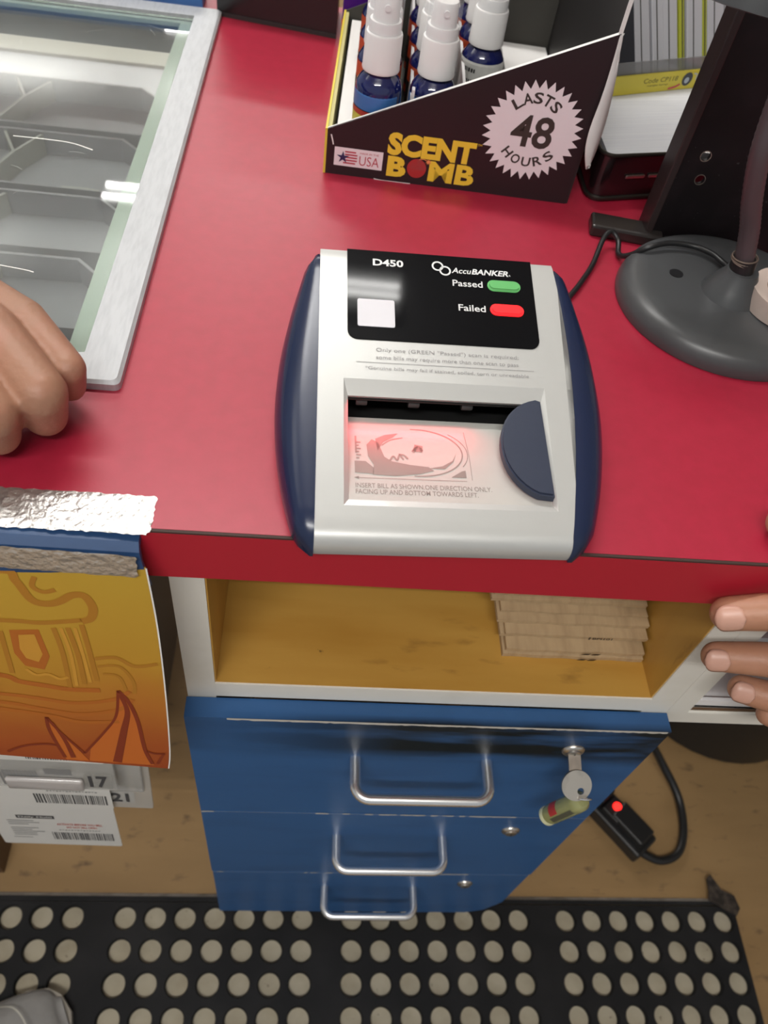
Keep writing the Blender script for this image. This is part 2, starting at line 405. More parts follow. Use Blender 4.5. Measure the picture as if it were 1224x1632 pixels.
bm = bmesh.new(); lathe(bm, [(.0005, L - .0095), (.0083, L - .0098), (.0086, L - .006), (.0005, L - .005)], 28, MT); obj('end_cap', bm, mat('tag_end', (.7, .7, .45), rough=.2), kt, smooth=True)

# ------------------------------------------------------------------ paper bags in the cubby
BZ = .7142
rnd = random.Random(5)
bagspec = [(.1640, .2780, .0480, .007), (.1655, .2775, .0490, .006), (.1600, .2785, .0590, .006), (.1630, .2770, .0560, .005), (.1560, .2780, .0640, .006), (.1580, .2760, .0700, .005), (.1500, .2745, .0760, .006), (.1515, .2730, .0780, .005)]
z = BZ
for i, (x0, x1, y0, th) in enumerate(bagspec):
    bm = bmesh.new(); nx, ny = 14, 8; y1 = y0 + .27
    def top(u, v): return th * (.92 + .25 * sin(u * 5 + i) * sin(v * 3 + i * 2)) * (1 if 0 < v else .85)
    G = {}
    for s in (0, 1):
        for a in range(nx + 1):
            for b in range(ny + 1):
                u, v = a / nx, b / ny
                wob = .0004 * sin(a * 1.3 + i * 2.1)
                bulge = 0 if s == 0 else th * .93 - (.0012 if (a in (0, nx) or b in (0, ny)) else 0) + .0004 * sin(u * 9 + i * 1.7)
                G[s, a, b] = bm.verts.new((x0 + (x1 - x0) * u, y0 + wob + (y1 - y0) * v - (0.0005 if s else 0), z + .0002 + bulge))
    for a in range(nx):
        for b in range(ny):
            bm.faces.new((G[1, a, b], G[1, a + 1, b], G[1, a + 1, b + 1], G[1, a, b + 1])); bm.faces.new((G[0, a, b], G[0, a, b + 1], G[0, a + 1, b + 1], G[0, a + 1, b]))
    for a in range(nx):
        for b in (0, ny): bm.faces.new((G[0, a, b], G[0, a + 1, b], G[1, a + 1, b], G[1, a, b]))
    for b in range(ny):
        for a in (0, nx): bm.faces.new((G[0, a, b], G[0, a, b + 1], G[1, a, b + 1], G[1, a, b]))
    pos = ['bottom of the stack', 'second from the bottom', 'third from the bottom', 'fourth from the bottom', 'fourth from the top', 'third from the top', 'second from the top', 'topmost of the stack'][i]
    e = empty('paper_bag', (x0, y0, z), label='flat folded brown paper bag in the cubby, ' + pos, cat='paper bag', group='folded paper bags in the yellow cubby')
    obj('bag_body', rel(bm, (x0, y0, z)), KRAFT, e)
    if i == 3:
        bm = bmesh.new(); F = frame((0, -.0016, .0006), (1, 0, 0), (0, 0, 1)); rect(bm, F, .066, .0004, .0672, .0042); put_text(bm, 'BPI101', F, .069, .0008, .016, .0030, .02)
        obj('bag_print', bm, DARKM, e, label='small black print')
    if i in (0, 1):
        bm = bmesh.new(); F = frame((0, -.0018, .001), (1, 0, 0), (0, 0, 1))
        for k in range(2): flat(bm, [(.060 + k * .008, .0008), (.066 + k * .008, .0010), (.068 + k * .008, .0032), (.063 + k * .008, .003)], F)
        obj('bag_print', bm, DARKM, e, label='two short black marks')
    z += th * .93 + .0006

# ------------------------------------------------------------------ neighbouring white cubby at the right
nb = empty('shelf_unit', (.45, Y0, 0), label='white shelf unit with an open bay beside the drawer cabinet', cat='shelf')
bm = bmesh.new()
box(bm, .3017, .3190, Y0, .45, .690, T - .0415); box(bm, .3190, 1.0, Y0 + .004, .45, .670, .688); box(bm, .319, 1.0, .44, .45, .688, T - .0415); box(bm, .985, 1.0, Y0, .44, .0, T - .0415)
obj('carcass', rel(bm, (.45, Y0, 0)), WPAINT, nb)
bm = bmesh.new(); box(bm, .3017, .985, Y0 + .002, Y0 + .004, .669, .6865)
obj('shelf_edge', rel(bm, (.45, Y0, 0)), WPAINT, nb)
bm = bmesh.new(); box(bm, .322, .985, Y0 + .004, .0222, .688, .6900); obj('worn_lip', rel(bm, (.45, Y0, 0)), DWOOD, nb, label='brown worn lip of the shelf')
bn = empty('storage_tray', (.45, .10, .69), label='white plastic tray sitting on the shelf of the right-hand bay', cat='tray')
bm = bmesh.new(); TRW = mat('tray_white', (.85, .84, .84), rough=.35)
tx0, tx1, ty0, ty1, tz = .3195, .62, .0235, .34, .6883
box(bm, tx0, tx1, ty0, ty1, tz, tz + .003); box(bm, tx0, tx0 + .003, ty0, ty1, tz, tz + .025); box(bm, tx1 - .003, tx1, ty0, ty1, tz, tz + .025)
box(bm, tx0, tx1, ty0, ty0 + .003, tz, tz + .012); box(bm, tx0, tx1, ty1 - .003, ty1, tz, tz + .025); box(bm, tx0, tx1, .085, .088, tz, tz + .01)
obj('tray_body', rel(bm, (.45, .10, .69)), TRW, bn)

# ------------------------------------------------------------------ rubber floor mat with holes
rm = empty('floor_mat', (.05, -.2, 0), label='black rubber anti-fatigue mat with rows of round holes', cat='mat')
MTk = .011
HR = .0147
groups = [-.524, -.208, .108, .424]
cols = [g + .0409 * k for g in groups for k in range(7)]
ycell = .0405; xcell = .0409
rows = [.001 - ycell * k for k in range(9)]
bm = bmesh.new()
xl, xr, yt, yb = -.60, .694, .0345, -.55
xs = []  # cell boundaries
def hole_cell(x, y):
    n = 24; hw, hh = xcell / 2, ycell / 2
    sq = []
    for i in range(n):
        a = 2 * pi * (i + .5) / n; c, s = cos(a), sin(a); k = min(hw / abs(c) if abs(c) > 1e-6 else 9, hh / abs(s) if abs(s) > 1e-6 else 9); sq.append((x + c * k, y + s * k))
    # snap nearest to the corners
    for cxn, cyn in ((hw, hh), (-hw, hh), (-hw, -hh), (hw, -hh)):
        j = min(range(n), key=lambda q: (sq[q][0] - x - cxn) ** 2 + (sq[q][1] - y - cyn) ** 2); sq[j] = (x + cxn, y + cyn)
    O = [bm.verts.new((p[0], p[1], MTk)) for p in sq]
    rr = HR * 1.1
    B = [bm.verts.new((x + rr * cos(2 * pi * (i + .5) / n), y + rr * sin(2 * pi * (i + .5) / n), MTk)) for i in range(n)]
    B2 = [bm.verts.new((x + HR * cos(2 * pi * (i + .5) / n), y + HR * sin(2 * pi * (i + .5) / n), MTk - .0022)) for i in range(n)]
    D = [bm.verts.new((x + HR * cos(2 * pi * (i + .5) / n), y + HR * sin(2 * pi * (i + .5) / n), .0012)) for i in range(n)]
    for i in range(n):
        j = (i + 1) % n
        bm.faces.new((O[i], O[j], B[j], B[i])); bm.faces.new((B[i], B[j], B2[j], B2[i])); bm.faces.new((B2[i], B2[j], D[j], D[i]))
for x in cols:
    for y in rows: hole_cell(x, y)
ymin = rows[-1] - ycell / 2; ymax = rows[0] + ycell / 2
def slab(x0, x1, y0, y1): flat(bm, [(x0, y0), (x1, y0), (x1, y1), (x0, y1)], Matrix(), MTk)
edges = [xl] + [v for g in groups for v in (g - xcell / 2, g + 6.5 * xcell)] + [xr - .006]
for i in range(0, len(edges) - 1, 2):
    if edges[i + 1] > edges[i]: slab(edges[i], edges[i + 1], ymin, ymax)
slab(xl, xr - .006, yb, ymin)
# top strip with the rounded corner
cr = .045; arc = [(xr - cr + cr * cos(radians(q)), yt - cr + cr * sin(radians(q))) for q in range(0, 91, 10)]
inn = [(xr - cr + (cr - .006) * cos(radians(q)), yt - cr + (cr - .006) * sin(radians(q))) for q in range(0, 91, 10)]
flat(bm, [(xl, ymax)] + [(xr - .006, ymax)] * (1 if inn[0][1] > ymax else 0) + [p for p in inn if p[1] >= ymax] + [(xl, yt - .006)], Matrix(), MTk)
# little sliver of solid rubber next to the curve
obj('mat_sheet', rel(bm, (.05, -.2, 0)), RUBBER, rm, smooth=35)
bm = bmesh.new()   # sloped border, lighter and greyer than the sheet
out = [(xl, yt)] + arc[::-1] + [(xr, yb)]; inl = [(xl, yt - .006)] + inn[::-1] + [(xr - .006, yb)]
for i in range(len(out) - 1):
    a = [bm.verts.new((*out[i], .002)), bm.verts.new((*out[i + 1], .002)), bm.verts.new((*inl[i + 1], MTk)), bm.verts.new((*inl[i], MTk))]; bm.faces.new(a)
    a = [bm.verts.new((*out[i], .0)), bm.verts.new((*out[i + 1], .0)), bm.verts.new((*out[i + 1], .002)), bm.verts.new((*out[i], .002))]; bm.faces.new(a)
bmesh.ops.remove_doubles(bm, verts=bm.verts, dist=1e-5)
obj('mat_border', rel(bm, (.05, -.2, 0)), RUBEDGE, rm, label='greyish bevelled border')
bm = bmesh.new(); prism(bm, [(xl, yb), (xr - .004, yb), (xr - .004, yt - cr)] + [(xr - cr + (cr - .004) * cos(radians(q)), yt - cr + (cr - .004) * sin(radians(q))) for q in range(10, 91, 10)] + [(xl, yt - .004)], .0002, .0011)
obj('mat_underside', rel(bm, (.05, -.2, 0)), DUST, rm, label='dusty beige surface seen through the holes')
# torn corner flap
bm = bmesh.new(); P = [(.652, .030), (.690, .008), (.698, .018), (.694, .036), (.676, .044), (.664, .066), (.657, .060), (.656, .044)]
prism(bm, P, .0115, .0150)
obj('torn_flap', rel(bm, (.05, -.2, 0)), mat('frayed_rubber', (.06, .045, .035), rough=.95, noise=(120, (.02, .015, .012), .4, .6, (1, 1, 1))), rm, label='torn frayed corner of the mat')

# ------------------------------------------------------------------ power strip, its cord, bin under the counter
ps = empty('power_strip', (.52, .15, 0), label='black power strip with a glowing red switch on the plywood floor', cat='power strip')
F = Matrix.Translation((.513, .165, 0)) @ Matrix.Rotation(radians(-51), 4, 'Z')
Fi = Matrix.Translation((-.52, -.15, 0)) @ F
bm = bmesh.new(); box(bm, -.085, .085, -.024, .024, .001, .030, .004, Fi); obj('strip_body', bm, BLACKP, ps)
bm = bmesh.new(); box(bm, .015, .075, -.014, .020, .030, .046, .003, Fi); box(bm, -.055, -.005, -.014, .018, .030, .05, .003, Fi); obj('plug', bm, BLACKP, ps)
bm = bmesh.new(); lathe(bm, [(.0001, 0), (.0068, 0), (.0068, .003), (.0055, .005), (.0001, .005)], 20, Fi @ Matrix.Translation((.010, .0, .0301)))
for v in bm.verts: v.co += Vector((.004, .0, .012))
obj('switch', bm, mat('red_neon', (.6, .01, .01), rough=.3, emit=((1, .02, .015), 3.0)), ps, label='round glowing red rocker switch')
bm = bmesh.new(); box(bm, -.016, .016, -.016, .016, .0, .0125, .002, Fi @ Matrix.Translation((.014, 0, .030))); obj('switch_housing', bm, BLACKP, ps)
bm = bmesh.new()
tube(bm, smooth_path([(.555, .098, .018), (.588, .086, .012), (.622, .098, .010), (.640, .135, .012), (.640, .185, .02), (.610, .232, .05), (.560, .262, .12), (.53, .30, .2)], 8), .0065, 10)
obj('power_cord', rel(bm, (.52, .15, 0)), BLACKP, ps, smooth=True, label='thick black cord looping on the floor')
wb = empty('waste_bin', (.776, .43, 0), label='round black bin in the dark under the right-hand bay', cat='bin')
bm = bmesh.new(); lathe(bm, [(.176, .001), (.183, .006), (.185, .44), (.190, .44), (.190, .455), (.180, .455), (.178, .30), (.172, .01)], 40); obj('bin_body', bm, BLACKP, wb, smooth=True)
bm = bmesh.new(); lathe(bm, [(.184, .44), (.195, .442), (.197, .452), (.192, .46), (.181, .458)], 40, caps=False); obj('bin_rim', bm, BLACKP, wb, smooth=True)

# ------------------------------------------------------------------ left support: case cabinet wall and wooden upright
bm = bmesh.new(); box(bm, -.215, -.200, .30, .70, 0, .775)
lp = obj('side_panel', bm, mat('grey_panel', (.20, .17, .15), rough=.5), None, loc=(-.2, .5, 0), label='grey upright panel under the counter left of the cabinet', cat='panel')
bm = bmesh.new(); box(bm, -.42, -.386, .060, .100, 0, T - .0415, .001)
obj('wooden_post', bm, DWOOD, None, loc=(-.40, .08, 0), label='dark wooden upright under the counter at the far left', cat='post')

# ------------------------------------------------------------------ glass display case let into the counter
dc = empty('display_case', (-.3, .38, T), label='aluminium framed glass display case let into the counter', cat='display case')
def dobj(name, bm, m, parent=dc, **k): return obj(name, rel(bm, (-.3, .38, T)), m, parent, **k)
fx1, fy0, fy1, fx0 = -.1095, .1005, .658, -.72; fw = .0245; fz0, fz1 = T - .004, T + .0065
bm = bmesh.new()
ro = rrect(fx0, fy0, fx1, fy1, .004, 4)
def ring_prism(bm, out, inn, z0, z1, zin=None):
    n = len(out); zin = z1 if zin is None else zin
    A = [bm.verts.new((*p, z0)) for p in out]; B = [bm.verts.new((*p, z1 - .0018)) for p in out]
    o2 = []
    cxm = sum(p[0] for p in out) / n; cym = sum(p[1] for p in out) / n
    B2 = [bm.verts.new((p[0] + (.002 if p[0] < cxm else -.002), p[1] + (.002 if p[1] < cym else -.002), z1)) for p in out]
    Cc = [bm.verts.new((*p, zin)) for p in inn]; D = [bm.verts.new((*p, z0)) for p in inn]
    for i in range(n):
        j = (i + 1) % n
        for a, b in ((A, B), (B, B2), (B2, Cc), (Cc, D), (D, A)): bm.faces.new((a[i], a[j], b[j], b[i]))
ri = rrect(fx0 + fw, fy0 + fw, fx1 - fw, fy1 - fw, .001, 4)
ring_prism(bm, ro, ri, fz0, fz1)
dobj('frame', bm, ALU, smooth=30)
bm = bmesh.new(); gx1, gy0, gy1, gx0 = fx1 - fw - .0006, fy0 + fw + .0006, fy1 - fw - .0006, fx0 + fw + .0006
box(bm, gx0, gx1, gy0, gy1, T - .0015, T + .0035)
GL = mat('glass', (.93, .98, .96), rough=.02, trans=1, ior=1.45)
dobj('glass_pane', bm, GL, label='greenish scratched glass pane')
bm = bmesh.new(); lw = .0125   # pale ledge the pane rests on
ring_prism(bm, rrect(gx0, gy0, gx1, gy1, .001, 4), rrect(gx0 + lw, gy0 + lw * .2, gx1 - lw, gy1 - lw * .6, .001, 4), T - .006, T - .0021)
dobj('glass_ledge', bm, mat('pale_green_seal', (.60, .68, .60), rough=.6), label='pale green ledge under the pane edge')
bm = bmesh.new(); SC = mat('scratch', (.78, .78, .74), rough=.6)
rnd = random.Random(11)
F = frame((0, 0, T + .0037), (1, 0, 0), (0, 1, 0))
ribbon(bm, [(-.24, .372), (-.20, .371), (-.178, .363)], .0012, F); ribbon(bm, [(-.215, .208), (-.19, .204), (-.183, .202)], .0009, F)
for k in range(34):
    x, y, a, l = rnd.uniform(-.42, -.16), rnd.uniform(.14, .6), rnd.uniform(0, pi), rnd.uniform(.004, .022)
    ribbon(bm, [(x, y), (x + l * cos(a) * .5, y + l * sin(a) * .5 + .001), (x + l * cos(a), y + l * sin(a))], .00018, F, k=2)
dobj('scratches', bm, SC, label='pale scratches and a stray thread on the glass', kind='stuff')
INT = mat('case_lining', (.58, .58, .60), rough=.7, noise=(6, (.50, .50, .53), .4, .7, (1, 1, 1)))
bm = bmesh.new()
iz = .795
box(bm, -.74, -.120, .115, 1.0, iz - .01, iz); box(bm, -.128, -.118, .115, 1.0, iz, T - .0415); box(bm, -.74, -.73, .115, 1.0, iz, T - .0415); box(bm, -.73, -.128, .99, 1.0, iz, T - .0415)
box(bm, -.73, -.128, .115, .120, iz, T - .0415)
dobj('lining', bm, INT)
bm = bmesh.new(); box(bm, -.70, -.1150, .6490, .6515, .8785, .9145); dobj('rear_liner', bm, mat('liner_blue_grey', (.40, .43, .46), rough=.45, noise=(9, (.30, .33, .36), .4, .7, (1, 1, 1))), label='blue grey rear liner of the case')
bm = bmesh.new(); box(bm, -.73, -.128, .80, .98, iz, iz + .004); dobj('back_ledge', bm, mat('cream_ledge', (.55, .54, .48), rough=.6))
bm = bmesh.new(); box(bm, -.352, -.270, .856, .874, iz + .004, iz + .0052); dobj('slot', bm, mat('slot_green', (.25, .28, .24), rough=.6), label='grey green slot in the back ledge')
TRAYM = mat('smoky_plastic', (.47, .46, .49), rough=.3)
DIVM = mat('milky_plastic', (.60, .59, .56), rough=.35)
names = ['nearest to the front', 'second from the front', 'third from the front', 'second from the back', 'farthest at the back']
for i, y0 in enumerate([.150, .268, .372, .470, .584]):
    y1 = [.255, .362, .460, .573, .690][i]; z0 = iz
    tr = empty('plastic_tray', (-.35, y0, z0), label='empty smoky grey plastic tray inside the glass case, ' + names[i], cat='tray', group='divided trays inside the glass case')
    bm = bmesh.new(); xa, xb = -.60, -.185
    pts = [(xa, y0), (xb, y0), (xb, y1 - .02), (xb - .02, y1), (xa, y1)]
    prism(bm, pts, z0 + .0005, z0 + .002)
    n = len(pts)
    for k in range(n):
        p, q = Vector(pts[k]), Vector(pts[(k + 1) % n]); t = (q - p).normalized(); nn = Vector((-t.y, t.x)) * .003
        prism(bm, [p, q, q + nn, p + nn], z0 + .002, z0 + .026)
    obj('tray_body', rel(bm, (-.35, y0, z0)), TRAYM, tr)
    for xd in (-.315 + .012 * (i % 2) - .012 * i * .5, -.46):
        bm = bmesh.new(); ym = (y0 + y1) / 2 + .01
        prism(bm, [(xd - .0015, y0 + .003), (xd + .0015, y0 + .003), (xd + .0175, ym), (xd + .0145, ym)], z0 + .002, z0 + .024)
        for sgn in (-1, 1):
            prism(bm, [(xd + .0145, ym), (xd + .0175, ym), (xd + .0175 + sgn * .018, y1 - .004), (xd + .0145 + sgn * .018, y1 - .004)], z0 + .0022, z0 + .0238)
        obj('divider', rel(bm, (-.35, y0, z0)), DIVM, tr)
    if i in (0, 1, 3):
        bm = bmesh.new(); F = frame((0, 0, z0 + .0262), (1, 0, 0), (0, 1, 0)); 
        ribbon(bm, [(-.245, y0 + .002), (-.225, y0 + .0025), (-.21, y0 + .001)], .003, F)
        obj('clip', rel(bm, (-.35, y0, z0)), DIVM, tr)

# ------------------------------------------------------------------ foil tape, blue rail, poster
def crinkle_strip(name, F, x0, x1, y0, y1, amp, m, seed, nx=90, ny=12, torn=True, **k):
    rnd = random.Random(seed); bm = bmesh.new(); G = {}
    for a in range(nx + 1):
        for b in range(ny + 1):
            x = x0 + (x1 - x0) * a / nx; y = y0 + (y1 - y0) * b / ny
            if torn and b in (0, ny): y += rnd.uniform(-.0005, .0005)
            if torn and a == nx: x += -.0006 + rnd.uniform(-.0006, .0006) - (.002 if b == 0 else 0)
            h = amp * (.15 + rnd.random()) if 0 < b < ny and 0 < a < nx else 0.0001
            G[a, b] = bm.verts.new(F @ Vector((x, y, h)))
    for a in range(nx):
        for b in range(ny): bm.faces.new((G[a, b], G[a + 1, b], G[a + 1, b + 1], G[a, b + 1]))
    return bm
rlx = -.0815
TX = .0
F = frame((0, 0, T + .0001), (1, 0, 0), (0, 1, 0))
bm = crinkle_strip('t', F, -.42, -.0755, -.0030, .0225, .0006, FOIL, 2, 150, 14)
bmesh.ops.translate(bm, verts=[v for v in bm.verts], vec=(0, 0, .0002))
obj('foil_tape', bm, FOIL, None, smooth=60, loc=(-.2, .01, T), label='crinkled silver foil tape stuck on top of the red counter edge', cat='tape')
# blue rail: a bowed strip along the front edge
BRAIL = mat('blue_rail', (.016, .055, .15), rough=.45, noise=[(40, (.022, .085, .22), .5, .75, (1, 1, 1)), (180, (.25, .24, .22), .72, .8, (1, 1, 1))])
br = empty('blue_rail', (-.25, -.005, .90), label='blue plastic rail bowed along the counter front under the foil tape', cat='rail')
prof = [(-.0008, .9195), (-.0060, .9190), (-.0105, .9150), (-.0125, .9080), (-.0130, .8950), (-.0125, .8870), (-.0105, .8870), (-.0108, .8950), (-.0100, .9080), (-.0060, .9155), (-.0008, .9165)]
bm = bmesh.new(); rings = []
for i in range(25):
    x = -.60 + (rlx + .60) * i / 24; s = 1.0 if i < 20 else (1 - .12 * (i - 19) / 5)
    dz = -.0025 * ((x + .15) / .07 if x > -.15 else 0)
    rings.append([bm.verts.new((x + (.918 - pz) * .13 * (1 if i == 24 else 0), py * s, pz + dz)) for py, pz in prof])
for i in range(24):
    for j in range(len(prof)): bm.faces.new((rings[i][j], rings[i][(j + 1) % len(prof)], rings[i + 1][(j + 1) % len(prof)], rings[i + 1][j]))
bm.faces.new(rings[0]); bm.faces.new(rings[-1][::-1])
obj('rail_strip', rel(bm, (-.25, -.005, .90)), BRAIL, br, smooth=30)
FOIL2 = mat('foil_tape_dull', (.75, .72, .68), rough=.3, metal=.8, bump=(180, 1, .0022))
F = frame((0, -.0134, .8912), (1, 0, -.047), (0, .03, 1))
bm = crinkle_strip('t', F, -.60, -.0822, .0005, .0192, .0006, FOIL2, 4, 160, 10)
obj('foil_tape', bm, FOIL2, None, smooth=60, loc=(-.25, -.0135, .90), label='second strip of crinkled foil tape along the face of the blue rail', cat='tape')
# poster
pst = empty('poster', (-.25, -.012, .895), label='orange and yellow printed poster hanging from the blue rail', cat='poster')
PM = bpy.data.materials.new('poster_print'); PM.use_nodes = True; nt = PM.node_tree; b = nt.nodes['Principled BSDF']; b.inputs['Roughness'].default_value = .42
tc = nt.nodes.new('ShaderNodeTexCoord'); sx = nt.nodes.new('ShaderNodeSeparateXYZ'); nt.links.new(tc.outputs['Object'], sx.inputs[0])
nz = nt.nodes.new('ShaderNodeTexNoise'); nz.inputs['Scale'].default_value = 18; nt.links.new(tc.outputs['Object'], nz.inputs['Vector'])
ad = nt.nodes.new('ShaderNodeMath'); ad.operation = 'MULTIPLY_ADD'; ad.inputs[1].default_value = .05; nt.links.new(nz.outputs['Fac'], ad.inputs[0]); nt.links.new(sx.outputs[2], ad.inputs[2])
rp = nt.nodes.new('ShaderNodeMapRange'); rp.inputs[1].default_value = .025; rp.inputs[2].default_value = -.175; nt.links.new(ad.outputs[0], rp.inputs[0])
cr_ = nt.nodes.new('ShaderNodeValToRGB'); nt.links.new(rp.outputs[0], cr_.inputs[0]); e = cr_.color_ramp.elements
e[0].position = 0; e[0].color = (.49, .30, .033, 1); e[1].position = 1; e[1].color = (.28, .045, .012, 1)
for p_, c in ((.38, (.48, .25, .026, 1)), (.62, (.43, .145, .02, 1)), (.8, (.35, .075, .014, 1))):
    q = cr_.color_ramp.elements.new(p_); q.color = c
nt.links.new(cr_.outputs[0], b.inputs['Base Color'])
PF = frame((0, 0, 0), (1, 0, 0), (0, .033, .215)); PL = sqrt(.033 ** 2 + .215 ** 2)
def pt(x, t): return (x + .25, -t * PL)
def bot(x): return .916 + .53 * (x + .0810)
bm = bmesh.new()
top_ = [(-.60, -.03), (-.0765, -.03)]; xsb = [-.60, -.45, -.3, -.2, -.15, -.11, -.0785]
def sag(x, t): return 0
outl = [(-.60, -.03), (-.0790, -.03), (-.0768, .2), (-.0768, .5), (-.0785, .8), (-.0808, .916), (-.20, bot(-.20)), (-.60, bot(-.60) + .15)]
vs = [pt(*p) for p in outl]
prism(bm, vs, -.0008, 0, PF); obj('poster_sheet', bm, PM, pst)
bm = bmesh.new()
dk = mat('print_brown', (.40, .17, .018), rough=.45); dk2 = mat('print_dark_red', (.21, .030, .010), rough=.45); fl_ = mat('print_orange', (.52, .13, .02), rough=.45); lt = mat('print_amber', (.56, .27, .035), rough=.45); mdm = mat('print_rust', (.42, .12, .016), rough=.45)
def rb(pts, w, mi=0, z=.0003, ws=None): ribbon(bm, [pt(*p) for p in pts], w, PF, z, mi, ws=ws)
arch = [(-0.2, .05), (-0.1536, 0.002), (-0.1472, 0.038), (-0.1419, 0.106), (-0.1342, 0.12), (-0.1271, 0.108), (-0.1197, 0.082), (-0.1132, 0.084), (-0.1101, 0.127), (-0.1123, 0.169), (-0.1178, 0.184)]
rb(arch, .005); rb([(-.137, .02), (-.1395, .055), (-.1345, .075), (-.128, .065)], .003)
ledge = [(-.25, .20), (-0.162, 0.193), (-0.142, 0.197), (-0.1264, 0.187), (-0.1177, 0.179)]; rb(ledge, .0035)
rb([(-0.1639, 0.237), (-0.1644, 0.344), (-0.1648, 0.421)], .003)
flat(bm, [pt(*p) for p in [(-.1588, .232), (-.1425, .225), (-.1405, .34), (-.1455, .40), (-.1560, .385), (-.1600, .33)]], PF, .0002, 4)
flat(bm, [pt(*p) for p in [(-.1545, .250), (-.1455, .245), (-.1440, .33), (-.1475, .365), (-.1540, .350), (-.1560, .31)]], PF, .00035, 3)
for P in ([(-0.1341, 0.215), (-0.1325, 0.321), (-0.1333, 0.48)], [(-0.1262, 0.212), (-0.124, 0.332), (-0.1242, 0.462)], [(-0.1182, 0.197), (-0.1171, 0.302), (-0.1163, 0.445)]): rb(P, .0030, 0)
for P in ([(-0.1300, 0.215), (-0.128, 0.321), (-0.129, 0.47)], [(-0.1222, 0.212), (-0.121, 0.332), (-0.1205, 0.452)]): rb(P, .002, 3)
rb([(-.22, .40), (-0.1725, 0.432), (-0.1627, 0.459), (-0.1487, 0.475), (-0.1343, 0.49), (-0.1157, 0.49)], .0045, 4)
rb([(-.156, .40), (-.151, .425), (-.144, .42), (-.138, .44), (-.133, .43)], .0022, 3, .0004)
rb([(-0.1154, 0.343), (-0.1025, 0.334), (-0.0925, 0.37), (-0.0790, 0.355)], .003); rb([(-0.1145, 0.377), (-0.1017, 0.373), (-0.095, 0.439), (-0.0951, 0.5)], .0022)
rb([(-.112, .41), (-.103, .42), (-.100, .49)], .002)
for P in ([(-.25, .49), (-0.1765, 0.523), (-0.1547, 0.539), (-0.1327, 0.558), (-0.1092, 0.535), (-.098, .49)], [(-.25, .53), (-0.1782, 0.564), (-0.1567, 0.59), (-0.1306, 0.615), (-0.1065, 0.583), (-.097, .53)], [(-.22, .56), (-0.1567, 0.59 + .03), (-0.1318, 0.656), (-0.108, 0.648)]): rb(P, .0035, 4)
# flames
fl1 = [(-.1660, .83), (-.1560, .77), (-.1553, .70), (-0.1529, 0.635), (-0.1474, 0.711), (-0.135, 0.833), (-0.1196, 0.714), (-0.1092, 0.616), (-0.105, 0.487), (-0.0998, 0.542), (-0.0961, 0.646), (-0.0946, 0.80)]
flat(bm, [pt(*p) for p in [(-0.1480, 0.872), (-.1515, .80), (-0.1529, 0.645), (-.1474, .72), (-.138, .82), (-.1330, .879)]], PF, .0002, 2)
flat(bm, [pt(*p) for p in [(-0.1330, 0.878), (-.130, .80), (-0.1196, 0.714), (-0.1092, 0.616), (-0.105, 0.50), (-0.0998, 0.552), (-0.0961, 0.646), (-.0940, .80), (-.090, .895)]], PF, .0002, 2)
rb(fl1[3:6], .0018, 1, .0004); rb([fl1[5], fl1[6], fl1[7], fl1[8]], .0018, 1, .0004); rb([fl1[8], fl1[9], fl1[10], (-.0946, .80), (-.091, .888)], .0026, 1, .0004); rb([fl1[3], (-.1535, .70), (-.1510, .79), (-.1485, .86)], .0024, 1, .0004)
rb([(-0.1048, 0.50), (-0.1016, 0.59), (-0.1062, 0.7), (-0.1145, 0.88)], .0060, 1, .00045, (.3, 1)); rb([(-.1505, .66), (-.1455, .76), (-.1430, .86)], .0035, 1, .00045, (.4, 1))
rb([(-.185, .835), (-.1735, .80), (-.160, .785), (-.152, .79)], .0022, 1, .0004)
rb([(-.0940, .81), (-.088, .825), (-.0815, .822)], .0020, 1, .0004); rb([(-.0825, .825), (-.0875, .885)], .002, 1, .0004)
# small flame wash at the bottom right
bmesh.ops.recalc_face_normals(bm, faces=bm.faces)
obj('poster_drawing', bm, [dk, dk2, fl_, lt, mdm], pst, label='line drawing of a stone tower, waves and flames', recalc=False)
bm = bmesh.new(); ribbon(bm, [pt(-.0790 + .0004, -.03), pt(-.0768 + .0004, .2), pt(-.0768 + .0004, .5), pt(-.0785 + .0004, .8), pt(-.0808 + .0004, .914)], .0009, PF, .0002)
obj('poster_edge', bm, WHITEC, pst, label='white cut edge')

# ------------------------------------------------------------------ cards and blister packs under the poster
CARD = mat('card_white', (.70, .69, .66), rough=.45); INK = mat('ink', (.06, .06, .065), rough=.6); REDINK = mat('red_ink', (.55, .07, .05), rough=.6); INKG = mat('grey_ink', (.22, .22, .22), rough=.6)
CLR = mat('clear_plastic', (.62, .61, .58), rough=.12, alpha=.55, coat=.3)
def pack(name, loc, tilt, w, h, th, m, label, cat='card', group=None):
    e = empty(name, loc, label=label, cat=cat, group=group); e.rotation_euler = (0, tilt, 0)
    bm = bmesh.new(); prism(bm, rrect(0, 0, w, h, .003, 3), 0, th, Matrix(((1, 0, 0, 0), (0, 0, -1, 0), (0, 1, 0, 0), (0, 0, 0, 1))))
    obj('card_body' if m is CARD else 'blister_shell', bm, m, e)
    return e, frame((0, -th - .0002, 0), (1, 0, 0), (0, 0, 1))
t_ = radians(3.5)
